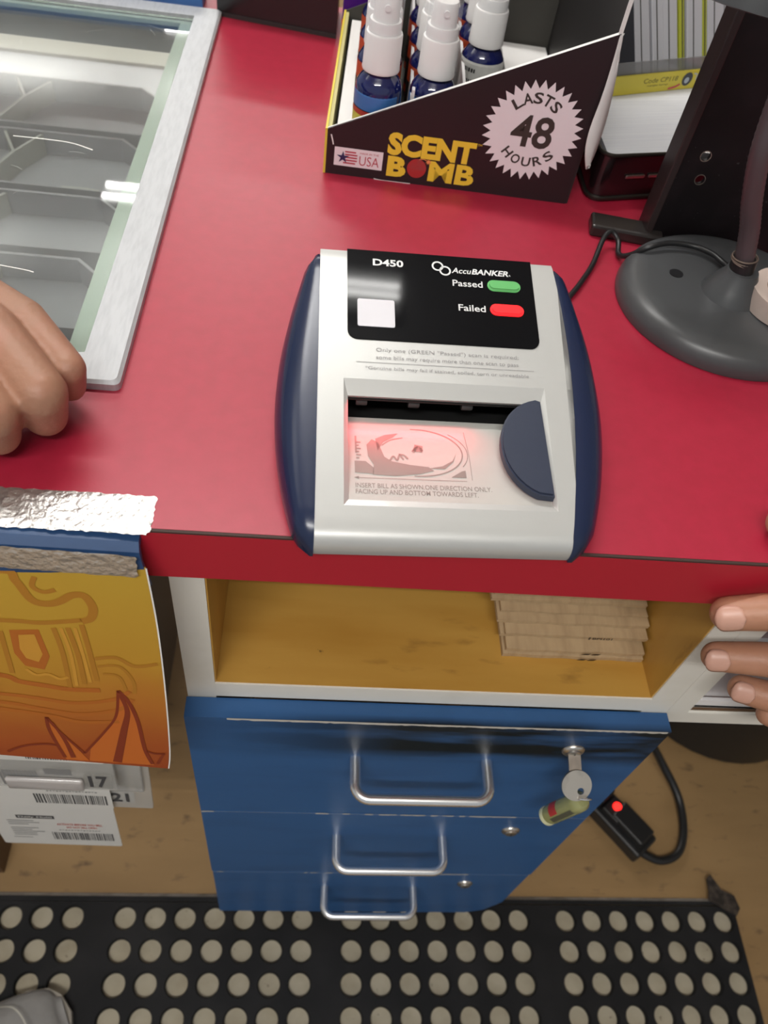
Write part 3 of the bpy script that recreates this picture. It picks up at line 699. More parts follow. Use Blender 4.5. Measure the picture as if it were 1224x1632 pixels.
# front lowest card
e, F = pack('printed_card', (-.2750, -.005, .3835), t_, .114, .27, .0006, CARD, 'white printed card with red text and barcode, lowest of the hanging cards')
bm = bmesh.new(); barcode(bm, F, .050, .018, .112 - .004, .041, 3); rect(bm, F, .024, .082, .058, .091); put_text(bm, 'Daily Multi', F, .026, .0838, .030, .005, .02, z=.0001, mi=2)
for k in range(9): 
    if k != 3: rect(bm, F, .014, .074 - k * .0055, .014 + .024 + .006 * sin(k * 2.3), .0758 - k * .0055, 0, 1)
rect(bm, F, .012, .022, .030, .0236, 0, 1)
for k in range(14): rect(bm, F, .058 + k * .0028, .048 + (k % 2) * .0006, .0600 + k * .0028, .050, 0, 1)
obj('card_print', bm, [INK, INKG, CARD], e, recalc=False)
bm = bmesh.new(); put_text(bm, 'ACTIVATE BEFORE YOU SELL', F, .058, .0640, .042, .0055, .02); put_text(bm, 'DO NOT SELL OPEN', F, .066, .0555, .028, .0048, .02)
obj('red_print', bm, REDINK, e)
# second card
e, F = pack('printed_card', (-.2450, -.014, .5270), t_, .0975, .22, .0006, CARD, 'long white printed card with a wide barcode, second from the bottom')
bm = bmesh.new(); barcode(bm, F, .034, .011, .094, .034, 5)
for k in range(16): rect(bm, F, .046 + k * .0026, .041 + (k % 3) * .0005, .0478 + k * .0026, .0432, 0, 1)
obj('card_print', bm, [INK, INKG], e, recalc=False)
# blister 21
e, F = pack('blister_pack', (-.160, -.008, .516), t_, .045, .16, .0025, CLR, 'clear plastic blister pack with a 21 sticker, rightmost of the packs', 'package')
bm = bmesh.new(); rect(bm, F, .008, .012, .030, .042, -.0004); obj('sticker', bm, CARD, e)
bm = bmesh.new(); put_text(bm, '21', F, .0105, .016, .0150, .021, .03, z=.0002); obj('number', bm, INK, e)
bm = bmesh.new(); box(bm, .006, .040, -.0060, -.0026, .05, .14, .002, seg=3); obj('bubble', bm, CLR, e, smooth=True)
# blister 17
e, F = pack('blister_pack', (-.245, -.020, .6000), t_, .112, .14, .0025, CLR, 'clear plastic blister pack with a 17 sticker, under the poster edge', 'package')
bm = bmesh.new(); rect(bm, F, .089, .0035, .1095, .0350, -.0002); obj('sticker', bm, CARD, e)
bm = bmesh.new(); put_text(bm, '17', F, .0915, .0065, .0145, .0240, .03, z=.0002); obj('number', bm, INK, e)
bm = bmesh.new(); rect(bm, F, .060, .030, .080, .042, -.0001); 
for k in range(12): rect(bm, F, .026 + k * .0024, .004, .0276 + k * .0024, .036, -.0001)
rect(bm, F, .0, .010, .022, .033, -.0001); obj('insert_print', bm, INKG, e)
bm = bmesh.new(); box(bm, .030, .088, -.0070, -.0026, .006, .026, .0022, seg=3); obj('bubble', bm, mat('bubble', (.60, .56, .54), rough=.12, coat=.4, alpha=.8), e, smooth=True)
# top card strip
e, F = pack('printed_card', (-.2250, -.0285, .6740), t_, .0945, .055, .0006, CARD, 'white printed card with a barcode just below the poster, topmost of the cards')
bm = bmesh.new(); barcode(bm, F, .040, .004, .0920, .024, 8); obj('card_print', bm, [INK], e, recalc=False)
# card cut by the left frame edge
e, F = pack('printed_card', (-.3700, -.0045, .4300), t_, .098, .20, .0006, CARD, 'white printed card at the left frame edge beside the lowest card')
bm = bmesh.new(); barcode(bm, F, .030, .02, .080, .042, 9); obj('card_print', bm, [INK], e, recalc=False)
# rack the packs hang on (behind the poster)
rk = empty('wire_rack', (-.25, .006, .80), label='wire rack behind the hanging cards', cat='rack')
bm = bmesh.new()
for zz in (.62, .70, .79): tube(bm, [(-.16, .004, zz - .80), (.13, .004, zz - .80)], .0015, 8)
for xx in (-.155, .02, .125): tube(bm, [(xx, .007, -.20), (xx, .007, .078), (xx, .012, .0785)], .0015, 8)
obj('wires', bm, CHROME, rk, smooth=True)

# ------------------------------------------------------------------ bill detector
AD = radians(2.0)
dev = empty('bill_detector', (.0797, -.0025, T), AD, label='silver and navy counterfeit bill detector on the red counter', cat='detector')
SILV = mat('silver_plastic', (.51, .51, .495), rough=.36, metal=.25, bump=(1200, .12, .0002), coat=.1)
NAVY = mat('navy_plastic', (.012, .020, .055), rough=.24, spec=.5)
NAVYM = mat('navy_matte', (.022, .030, .058), rough=.45, bump=(1500, .2, .0002))
h0, sl = .016, .262
sq = sqrt(1 + sl * sl)
def ZT(y): return h0 + sl * y
def xL(y): t = y / .175; return -.0720 + .0012 * t
def xR(y): t = y / .175; return .0650 + .034 * t - .0262 * t * t
WIN = (-.0570, .0585, .0135, .0885)      # outer rim of the window in (x, y)
WI = (-.0545, .0560, .0170, .0800)
front = [(-.0045, .0005), (-.0055, .004), (-.0056, .008), (-.0046, .0115), (-.0025, .0140), (.0005, ZT(.0005) - .0003)]
ys = [.004, .009, WIN[2], .03, .05, .07, WIN[3], .10, .115, .13, .145, .158, .169, .1735]
back = [(.1765, ZT(.1765) - .0008), (.1785, ZT(.176) - .0035), (.1790, .040), (.1790, .0005)]
sec = front + [(y, ZT(y)) for y in ys] + back
bm = bmesh.new(); G = []
for (y, zz) in sec:
    yy = min(max(y, 0), .176); a, b = xL(yy), xR(yy)
    G.append([bm.verts.new((x, y, zz)) for x in (a, a + .003, WIN[0], -.02, .02, WIN[1], b - .003, b)])
for i in range(len(sec) - 1):
    for j in range(7):
        inwin = (sec[i][0] >= WIN[2] - 1e-6 and sec[i + 1][0] <= WIN[3] + 1e-6 and 2 <= j <= 4)
        if not inwin: bm.faces.new((G[i][j], G[i][j + 1], G[i + 1][j + 1], G[i + 1][j]))
# side walls
for j in (0, 7):
    bm.faces.new([G[i][j] for i in range(len(sec))])
# window chamfer
def W3(x, y, dz=0): return bm.verts.new((x, y, ZT(y) + dz))
o4 = [(WIN[0], WIN[2]), (WIN[1], WIN[2]), (WIN[1], WIN[3]), (WIN[0], WIN[3])]; i4 = [(WI[0], WI[2]), (WI[1], WI[2]), (WI[1], WI[3]), (WI[0], WI[3])]
O = [W3(*p) for p in o4]; I = [W3(p[0], p[1], (-.0006 if k < 2 else -.0030)) for k, p in enumerate(i4)]
for k in range(4):
    if k != 0: bm.faces.new((O[k], O[(k + 1) % 4], I[(k + 1) % 4], I[k]))
    else: bm.faces.new((O[0], O[1], I[1], I[0]))
# side walls of the window down to the bed, and the back lip
bz = lambda y: .0185 + .02 * (y - WI[2])
yb_ = .0775
for xx in (WI[0], WI[1]):
    v = [bm.verts.new((xx, WI[2], ZT(WI[2]) - .0006)), bm.verts.new((xx, WI[3], ZT(WI[3]) - .003)), bm.verts.new((xx, WI[3] + .02, ZT(WI[3]) - .003)), bm.verts.new((xx, WI[3] + .02, .012)), bm.verts.new((xx, WI[2], .0175))]
    bm.faces.new(v)
a = [bm.verts.new((x, y, zz)) for (x, y, zz) in ((WI[0], WI[3], ZT(WI[3]) - .003), (WI[1], WI[3], ZT(WI[3]) - .003), (WI[1], WI[3] + .002, ZT(WI[3]) - .0065), (WI[0], WI[3] + .002, ZT(WI[3]) - .0065))]
bm.faces.new(a)
obj('housing', bm, SILV, dev, smooth=28, label='silver plastic housing')
# dark cavity
bm = bmesh.new()
zc = ZT(WI[3]) - .0066
box(bm, WI[0], WI[1], WI[3] + .0285, WI[3] + .030, .008, zc); box(bm, WI[0], WI[1], yb_ - .001, WI[3] + .030, .008, .0095); box(bm, WI[0], WI[1], WI[3] + .0005, WI[3] + .030, zc, zc + .001)
box(bm, WI[0] - .001, WI[0], yb_, WI[3] + .03, .008, zc); box(bm, WI[1], WI[1] + .001, yb_, WI[3] + .03, .008, zc)
obj('cavity', bm, mat('cavity_black', (.004, .004, .004), rough=.7), dev, label='black bill slot under the lip')
ROL = mat('roller_grey', (.035, .035, .035), rough=.5)
for xx in (-.046, -.016, .0150):
    bm = bmesh.new(); lathe(bm, [(.0005, -.0032), (.0026, -.0032), (.0029, -.0026), (.0029, .0026), (.0026, .0032), (.0005, .0032)], 18, Matrix.Translation((xx, WI[3] + .0045, ZT(WI[3]) - .0105)) @ Matrix.Rotation(pi / 2, 4, 'Y'))
    obj('roller', bm, ROL, dev, smooth=True, label='small grey feed roller')
# bill bed with print
bm = bmesh.new()
F = frame((0, 0, 0), (1, 0, 0), (0, 1, .02)); 
va = [(WI[0], WI[2] - .001), (WI[1], WI[2] - .001), (WI[1], yb_), (WI[0], yb_)]
A = [bm.verts.new((x, y, bz(y) + (.0012 if y < .02 else 0))) for x, y in va]; B = [bm.verts.new((x, y, bz(y) - .0015)) for x, y in va]
bm.faces.new(A); bm.faces.new(B[::-1])
for k in range(4): bm.faces.new((A[k], B[k], B[(k + 1) % 4], A[(k + 1) % 4]))
obj('bill_bed', bm, mat('bed_plastic', (.50, .50, .47), rough=.22, spec=.5), dev, label='grey plastic bed the bill slides over')
BP = mat('bed_print', (.24, .22, .20), rough=.4); 
def zbed(y): 
    y0, y1 = WI[2] - .001, yb_
    t = (y - y0) / (y1 - y0); return (bz(y0) + .0012) * (1 - t) + bz(y1) * t
FB = frame((0, WI[2] - .001, bz(WI[2] - .001) + .0012 + .0002), (1, 0, 0), (0, yb_ - WI[2] + .001, bz(yb_) - bz(WI[2] - .001) - .0012))
bm = bmesh.new()
put_text(bm, 'INSERT BILL AS SHOWN.ONE DIRECTION ONLY.', FB, -.0505, .0095, .0740, .0032, .006)
put_text(bm, 'FACING UP AND BOTTOM TOWARDS LEFT.', FB, -.0505, .0053, .0660, .0032, .006)
FB0 = FB; FB = FB @ Matrix.Translation((0, .0045, 0)) @ Matrix.Diagonal((1, 1.06, 1, 1))
ribbon(bm, [(-.0505, .0112), (-.02, .0112), (.0105, .0112)], .0003, FB); flat(bm, [(-.0512, .0112), (-.0485, .0122), (-.0485, .0102)], FB)
ribbon(bm, [(.0135, .012), (.0137, .03), (.0125, .046)], .0003, FB)
# generic sideways portrait: oval, head and shoulder shapes
ell = [(-.016 + .0260 * cos(radians(q)), .0300 + .0165 * sin(radians(q))) for q in range(-95, 100, 10)]; ribbon(bm, ell, .0007, FB, k=2)
ell = [(-.0145 + .0275 * cos(radians(q)), .0300 + .0180 * sin(radians(q))) for q in range(-30, 60, 10)]; ribbon(bm, ell, .0004, FB, k=2)
flat(bm, [(-.0505, .0145), (-.0405, .0140), (-.0400, .0180), (-.0445, .0225), (-.0505, .0225)], FB)
flat(bm, [(-.0410, .0135), (-.0285, .0130), (-.0150, .0150), (-.0070, .0175), (-.0100, .0200), (-.0200, .0210), (-.0300, .0230), (-.0340, .0260), (-.0370, .0360), (-.0405, .0380), (-.0435, .0340), (-.0430, .0260), (-.0400, .0200)], FB)
for P in ([(-.031, .0235), (-.029, .0265), (-.027, .024), (-.0255, .0275), (-.0235, .0245)], [(-.026, .028), (-.023, .0275), (-.021, .025)]): ribbon(bm, P, .0011, FB)
flat(bm, [(-.0385, .0385), (-.0330, .0415), (-.0255, .0430), (-.0285, .0400), (-.0340, .0365), (-.0375, .0300)], FB); flat(bm, [(-.0180, .0305), (-.0125, .0300), (-.0120, .0345), (-.0165, .0355)], FB); flat(bm, [(-.0100, .0190), (-.0020, .0210), (.0040, .0250), (.0065, .0300), (.0045, .0245), (-.0010, .0190)], FB)
ribbon(bm, [(-.018, .030), (-.015, .0335), (-.0125, .031)], .0018, FB); ribbon(bm, [(-.035, .034), (-.030, .038), (-.023, .0400)], .0006, FB)
flat(bm, [(.0020, .0135), (.0105, .0135), (.0105, .0185), (.0085, .0180)], FB); rect(bm, FB, -.0500, .0280, -.0490, .0400)
for k in range(6): rect(bm, FB, -.0495, .0240 + k * .0022, -.0478 + .001 * (k % 2), .0250 + k * .0022)
obj('bed_print', bm, BP, dev, label='grey printed bill drawing and instructions', recalc=False)
# half-round guide
bm = bmesh.new(); P = [(WI[1] - .0003, .0195)]
gx, gy, gr = WI[1] + .002, .0500, .0300
arcp = []
for q in range(0, 21):
    a = radians(100 + q * 8.2); arcp.append((gx + .0285 * cos(a) * (1.0 if q < 12 else 1), gy + .0325 * sin(a)))
P = [(WI[1] - .0003, .0190)] + [p for p in arcp[::-1] if p[0] < WI[1] - .0005 and p[1] > .0192] + [(WI[1] - .0003, WI[3] + .0010)]
fs = prism(bm, P, .0215, .0265, Matrix.Shear('XY', 4, (0, 0)) )
for v in bm.verts: v.co.z += .165 * (v.co.y - .02) + (0)
es = [e for e in bm.edges if all(v.co.z > .0235 + .165 * (v.co.y - .02) for v in e.verts)]
bmesh.ops.bevel(bm, geom=es, offset=.0010, segments=2, affect='EDGES')
obj('bill_guide', bm, NAVYM, dev, smooth=35, label='navy half-round bill guide')
# black control panel
PFm = frame((0, 0, h0), (1, 0, 0), (0, 1, sl))
def Vv(y): return y * sq
bm = bmesh.new(); prism(bm, [(x, y) for x, y in rrect(-.0548, .1140, .0588, .1765, .0060, 6, (1, 1, 0, 0))], 0, .0008)
for v in bm.verts: v.co.z += ZT(v.co.y) - .0001
obj('control_panel', bm, BLACKG, dev, label='glossy black control panel')
P0, P1 = Vector((0, .1140, ZT(.1140))), Vector((0, .1765, ZT(.1765)))
FP = frame((0, .1140, ZT(.1140) + .0010), (1, 0, 0), P1 - P0)
PW = mat('panel_white', (.72, .72, .72), rough=.4)
def vv(v): return v - .1215 * sq + .0000      # photo slope coordinate -> panel y
bm = bmesh.new()
put_text(bm, 'D450', FP, -.0395, .0530, .0185, .0052, .03)
put_text(bm, 'Accu', FP, .0085, .0515, .0122, .0042, .015, shear=.25); put_text(bm, 'BANKER', FP, .0208, .0515, .0230, .0042, .03, shear=.25)
put_text(bm, 'R', FP, .0442, .0518, .0010, .0012, 0)
put_text(bm, 'Passed', FP, .0086, .0418, .0185, .0047, .012); put_text(bm, 'Failed', FP, .0112, .0238, .0165, .0047, .012)
for cx_, cy_ in ((.0000, .0560), (.0045, .0528)):
    el = [(cx_ + .0031 * cos(radians(q)), cy_ + .0031 * sin(radians(q))) for q in range(0, 361, 20)]; ribbon(bm, el, .0011, FP, k=1)
obj('panel_lettering', bm, PW, dev, label='white model and maker lettering', recalc=False)
bm = bmesh.new(); prism(bm, rrect(-.0490, .0085, -.0272, .0278, .0012, 4), -.0004, .0002, FP)
obj('sticker', bm, mat('sticker_white', (.66, .64, .68), rough=.4), dev, label='square white sticker')
def lamp_pill(cx_, cy_, m, name, lab):
    bm = bmesh.new(); prism(bm, rrect(cx_ - .0103, cy_ - .0041, cx_ + .0103, cy_ + .0041, .0040, 6), -.0006, .0014, FP)
    top = [e for e in bm.edges if all((FP.inverted() @ v.co).z > .001 for v in e.verts)]
    bmesh.ops.bevel(bm, geom=top, offset=.0012, segments=3, affect='EDGES'); obj(name, bm, m, dev, smooth=40, label=lab)
lamp_pill(.0403, .0440, mat('led_green', (.12, .40, .13), rough=.25, emit=((.1, .6, .15), .12)), 'passed_lamp', 'pill-shaped green indicator, unlit, with a faint glow added to its colour')  # emission lends the unlit green lamp a faint glow
lamp_pill(.0408, .0262, mat('led_red', (.75, .01, .01), rough=.25, emit=((1, .015, .02), 1.5)), 'failed_lamp', 'pill-shaped glowing red indicator')
# instructions on the housing
FS = frame((0, 0, h0 + .0004), (1, 0, 0), (0, 1, sl)); FS = Matrix.Translation((0, 0, 0)) @ FS
TXT = mat('grey_print', (.28, .27, .27), rough=.5); bm = bmesh.new()
def lt_(s, x0, y, w, h): put_text(bm, s, FS, x0, Vv(y) - h / 2, w, h, 0)
k_ = 1 / 1.034
lt_('Only one (GREEN "Passed") scan is required;', -.0385, .1105 * k_ + .0005, .0835, .0033); lt_('some bills may require more than one scan to pass', -.0385, .1058 * k_, .0830, .0033); lt_('*Genuine bills may fail if stained, soiled, torn or unreadable', -.0450, .0986 * k_, .0950, .0030)
ribbon(bm, [(-.0500, .1025), (.0, .1025), (.0535, .1025)], .0003, FS)
for v in bm.verts: v.co.z = ZT(v.co.y) + .0003
obj('housing_print', bm, TXT, dev, label='faint grey instructions', recalc=False)
# navy side shells
for s in (-1, 1):
    bm = bmesh.new(); N = 30; rings = []
    for i in range(N + 1):
        t = i / N; y = -.0060 + .1855 * t
        yc = min(max(y, 0), .176); xi = (xL(yc) if s < 0 else xR(yc))
        e_ = 1 - abs(2 * t - 1) ** 5
        base_out = .0068 + .0165 * (sin(pi * min(max((t * 1.0), 0), 1)) ** .75) if s < 0 else .0105 + .0115 * sin(pi * t) ** .8
        ow = base_out * (max(0.02, 1 - max(0, (t - .93) / .07) ** 2) if t > .93 else 1) * (max(.25, 1 - ((.06 - t) / .06) ** 2 * .75) if t < .06 else 1)
        zt = ZT(yc) + .0003
        if t < .07: zt = zt - .0100 * ((.07 - t) / .07) ** 2
        if t > .94: zt = zt - .010 * ((t - .94) / .06) ** 2
        r = []
        for (fx, fz) in ((0, 1), (.18, 1.004), (.38, .985), (.58, .93), (.76, .84), (.90, .70), (.98, .54), (1.0, .38), (.99, .2), (.96, .0)):
            r.append(bm.verts.new((xi + s * ow * fx, y, max(.0004, zt * fz))))
        r.append(bm.verts.new((xi, y, .0004))); rings.append(r)
    for i in range(N):
        for j in range(len(rings[0])): bm.faces.new((rings[i][j], rings[i][(j + 1) % len(rings[0])], rings[i + 1][(j + 1) % len(rings[0])], rings[i + 1][j]))
    bm.faces.new(rings[0]); bm.faces.new(rings[-1])
    obj('side_shell', bm, NAVY, dev, smooth=50, label='glossy navy side shell')
# red scanning light inside the slot
rl = bpy.data.lights.new('scan_light', 'AREA'); rl.shape = 'RECTANGLE'; rl.size = .075; rl.size_y = .004; rl.spread = radians(150); rl.energy = .036; rl.color = (1, .03, .05)
ro_ = bpy.data.objects.new('scan_light', rl); C.objects.link(ro_); ro_.parent = dev; ro_.location = (-.022, .0770, .0315); ro_.rotation_euler = (radians(-86), 0, 0)

# cord from the detector to the lamp side
bm = bmesh.new()
tube(bm, smooth_path([(.168, .168, .930), (.178, .215, .9235), (.1955, .2453, .9235), (.2099, .2711, .924), (.2216, .2979, .930), (.2290, .3060, .932), (.2350, .3010, .928), (.2340, .2880, .9245), (.2385, .2790, .9300), (.2480, .2740, .9410), (.2650, .2790, .9435), (.2840, .2780, .9435), (.2960, .2680, .9445), (.3050, .2550, .9440), (.325, .262, .942)], 8), .0021, 10)
bmesh.ops.transform(bm, matrix=(Matrix.Translation((.0797, -.0025, T)) @ Matrix.Rotation(AD, 4, 'Z')).inverted(), verts=bm.verts)
obj('power_cord', bm, BLACKP, dev, smooth=True, label='thin black cord running over the lamp base')

# ------------------------------------------------------------------ spray bottle display box
BX = (.0037, .372, T); BR = radians(-2.85)
cb = empty('display_box', BX, BR, label='black cardboard display box of spray bottles with yellow lettering', cat='display box')
Wd, Dp = .2010, .240
HL, HR_ = .0365, .1310
th = .0018
YEL = mat('card_yellow', (.72, .58, .06), rough=.5)
bm = bmesh.new()   # near side panel (sloping top), far side panel
pl = Matrix(((1, 0, 0, 0), (0, 0, 1, 0), (0, 1, 0, 0), (0, 0, 0, 1)))
quad = [(0, 0), (Wd, 0), (Wd + .0015, HR_), (0, HL)]
prism(bm, quad, 0, th, pl)
obj('side_panel', bm, BLACKC, cb, label='black side panel with the printed logo')
bm = bmesh.new(); prism(bm, [(0, 0), (Wd, 0), (Wd, HR_), (0, HL)], Dp - th, Dp, pl); obj('far_side_panel', bm, GREYC, cb)
bm = bmesh.new(); ribbon(bm, [(0, HL + .0004), (Wd * .5, (HL + HR_) / 2 + .0004), (Wd, HR_ + .0003)], .0016, frame((0, 0, 0), (1, 0, 0), (0, 0, 1)), -.0001)
M1 = frame((0, -.0002, 0), (1, 0, 0), (0, 0, 1))
bm.free(); bm = bmesh.new(); n = 30
for i in range(n):
    u0, u1 = i / n, (i + 1) / n; f = lambda u: (Wd * u, HL + (HR_ - HL) * u)
    a, b = f(u0), f(u1); box_ = [(a[0], 0), (b[0], 0)]
    vs = [bm.verts.new((a[0], -.0001, a[1] - .0004)), bm.verts.new((b[0], -.0001, b[1] - .0004)), bm.verts.new((b[0], th + .0001, b[1] + .0003)), bm.verts.new((a[0], th + .0001, a[1] + .0003))]; bm.faces.new(vs)
obj('cut_edge', bm, WHITEC, cb, label='pale cut edge of the cardboard')
bm = bmesh.new(); box(bm, -th, 0, 0, Dp, 0, HL); obj('front_lip', bm, [YEL], cb, label='yellow front lip')
bm = bmesh.new(); box(bm, -.0001, .0030, .002, Dp - .002, 0.0015, HL - .001); obj('lip_lining', bm, mat('pale_yellow', (.55, .50, .22), rough=.6), cb)
bm = bmesh.new(); box(bm, Wd, Wd + th, .001, Dp, 0, HR_ + .07); obj('back_panel', bm, mat('black_inner', (.022, .020, .020), rough=.42), cb, label='tall black back panel')
bm = bmesh.new(); box(bm, Wd - .0005, Wd + th + .0006, .0005, .0016, HR_ - .002, HR_ + .07); box(bm, Wd - .0004, Wd + th + .0004, .001, Dp, HR_ + .07, HR_ + .0708); obj('back_panel_edge', bm, WHITEC, cb)
bm = bmesh.new(); box(bm, .001, Wd, .002, Dp - .002, .0003, .0015); obj('base_panel', bm, GREYC, cb)
# white insert with partitions
bm = bmesh.new()
zi = .030
box(bm, .0065, .0205, .004, Dp - .004, .002, zi); obj('insert', bm, WHITEC, cb); bm = bmesh.new(); box(bm, .154, Wd - .002, .004, Dp - .004, .002, zi)
obj('insert', bm, WHITEC, cb)
for xx in (.0625, .1050):
    bm = bmesh.new(); box(bm, xx - .0012, xx + .0012, .004, Dp - .006, .002, .062)
    box(bm, xx - .0011, xx + .0011, .004, .010, .061, .072); obj('partition', bm, mat('partition_white', (.62, .60, .60), rough=.7) if 'partition_white' not in MATS else MATS['partition_white'], cb)
# flap peeling away at the right corner
bm = bmesh.new(); G = []
fo = smooth_path([(.2025, .0004, .1310), (.2050, .0008, .1180), (.2085, .0015, .1060), (.2122, .0015, .0748), (.2117, -.0015, .0481), (.2085, -.0066, .0355)], 4)
fi = smooth_path([(.2022, -.0002, .1305), (.2025, -.0018, .1185), (.2018, -.0060, .0926), (.1993, -.0105, .0685), (.2003, -.0131, .0525), (.2062, -.0105, .0365)], 4)
for a, b in zip(fi, fo): G.append([bm.verts.new(a), bm.verts.new(a.lerp(b, .5) + Vector((.0022, .003, 0))), bm.verts.new(b)])
for i in range(len(G) - 1):
    for j in range(2): bm.faces.new((G[i][j], G[i][j + 1], G[i + 1][j + 1], G[i + 1][j]))
o = obj('corner_flap', bm, WHITEC, cb, smooth=60, label='white cardboard flap peeling off the corner')
md = o.modifiers.new('s', 'SOLIDIFY'); md.thickness = .0009
# artwork on the side panel
FA = frame((0, -.0003, 0), (1, 0, 0), (0, 0, 1))
YINK = mat('yellow_ink', (.86, .60, .05), rough=.4); PINKW = mat('seal_white', (.84, .76, .79), rough=.45); DINK = mat('seal_ink', (.045, .035, .03), rough=.5); NAVI = mat('navy_ink', (.03, .02, .09), rough=.5); RINK = mat('usa_red', (.50, .06, .09), rough=.5); BALL = mat('bomb_red', (.42, .03, .03), rough=.35, noise=(60, (.22, .10, .09), .5, .75, (1, 1, 1)))
bm = bmesh.new()
sh = Matrix.Rotation(0, 4, 'Z')
put_text(bm, 'SCENT', FA, .0482, .0222, .0700, .0185, .055)
put_text(bm, 'B', FA, .0495, .0045, .0155, .0170, .055); put_text(bm, 'MB', FA, .0835, .0045, .0375, .0170, .04)
put_text(bm, 'TM', FA, .1188, .0385, .0032, .0016, 0)
obj('logo_lettering', bm, YINK, cb, label='bold yellow lettering', recalc=False)
bm = bmesh.new(); flat(bm, [(.0735 + .0078 * cos(2 * pi * i / 30), .0138 + .0080 * sin(2 * pi * i / 30)) for i in range(30)], FA, .0002); obj('logo_ball', bm, BALL, cb, label='red ball in the lettering')
bm = bmesh.new(); flat(bm, [(.0822 + (.0028 if i % 2 else .0012) * cos(2 * pi * i / 16), .0205 + (.0028 if i % 2 else .0012) * sin(2 * pi * i / 16)) for i in range(16)], FA, .0004); ribbon(bm, [(.0745, .0215), (.078, .0222), (.0815, .0210)], .0006, FA, .0004); obj('logo_spark', bm, mat('spark', (.85, .30, .10), rough=.5), cb)
bm = bmesh.new(); N = 32; sc = (.1582, .0552)
flat(bm, [(sc[0] + (.0390 if i % 2 == 0 else .0325) * cos(pi * i / N), sc[1] + (.0390 if i % 2 == 0 else .0325) * sin(pi * i / N)) for i in range(2 * N)], FA, .0001); obj('seal', bm, PINKW, cb, label='pale starburst seal')
bm = bmesh.new(); put_text(bm, '48', FA, sc[0] - .0165, sc[1] - .0125, .0330, .0250, .02, z=.0003)
for k, ch in enumerate('LASTS'):
    a = radians(132 - 19.5 * k - 2); r = .0235; w = .0072
    put_text(bm, ch, FA, sc[0] - .0015 + r * cos(a) - w / 2, sc[1] + .002 + r * sin(a) - .0042, w, .0084, .02, rot=a - pi / 2, z=.0003)
for k, ch in enumerate('HOURS'):
    a = radians(226 + 21.5 * k + 2); r = .0240; w = .0072
    put_text(bm, ch, FA, sc[0] + .0005 + r * cos(a) - w / 2, sc[1] + r * sin(a) - .0038, w, .0076, .02, rot=a + pi / 2, z=.0003)
obj('seal_lettering', bm, DINK, cb, recalc=False)
bm = bmesh.new(); rect(bm, FA, .0065, .0080, .0455, .0232, .0001); obj('flag_sticker', bm, PINKW, cb, label='small made-in label')
bm = bmesh.new()
for k in range(5): rect(bm, FA, .0150 - (0.001 if k == 0 else 0), .0103 + k * .0023, .0250 - (.0012 if k in (0, 4) else 0), .0115 + k * .0023, .0003)
put_text(bm, 'USA', FA, .0268, .0102, .0160, .0078, -.004, shear=0, z=.0003); put_text(bm, 'MADE IN THE', FA, .0270, .0195, .0150, .0014, 0, z=.0003); obj('flag_red_print', bm, RINK, cb, recalc=False)
bm = bmesh.new(); flat(bm, [(.0135 + (.0052 if i % 2 == 0 else .0019) * cos(pi / 2 + pi * i / 5), .0152 + (.0052 if i % 2 == 0 else .0019) * sin(pi / 2 + pi * i / 5)) for i in range(10)], FA, .0004); obj('flag_star', bm, NAVI, cb)
bm = bmesh.new(); ribbon(bm, [(.003, HL - .004), (.0045, HL - .009), (.0052, HL - .012)], .0010, FA, .0001); obj('scuff', bm, WHITEC, cb); bm = bmesh.new(); ribbon(bm, [(.040, .0006), (.047, -.0000), (.070, .0002)], .0008, FA, .0002); obj('scuff', bm, WHITEC, cb)

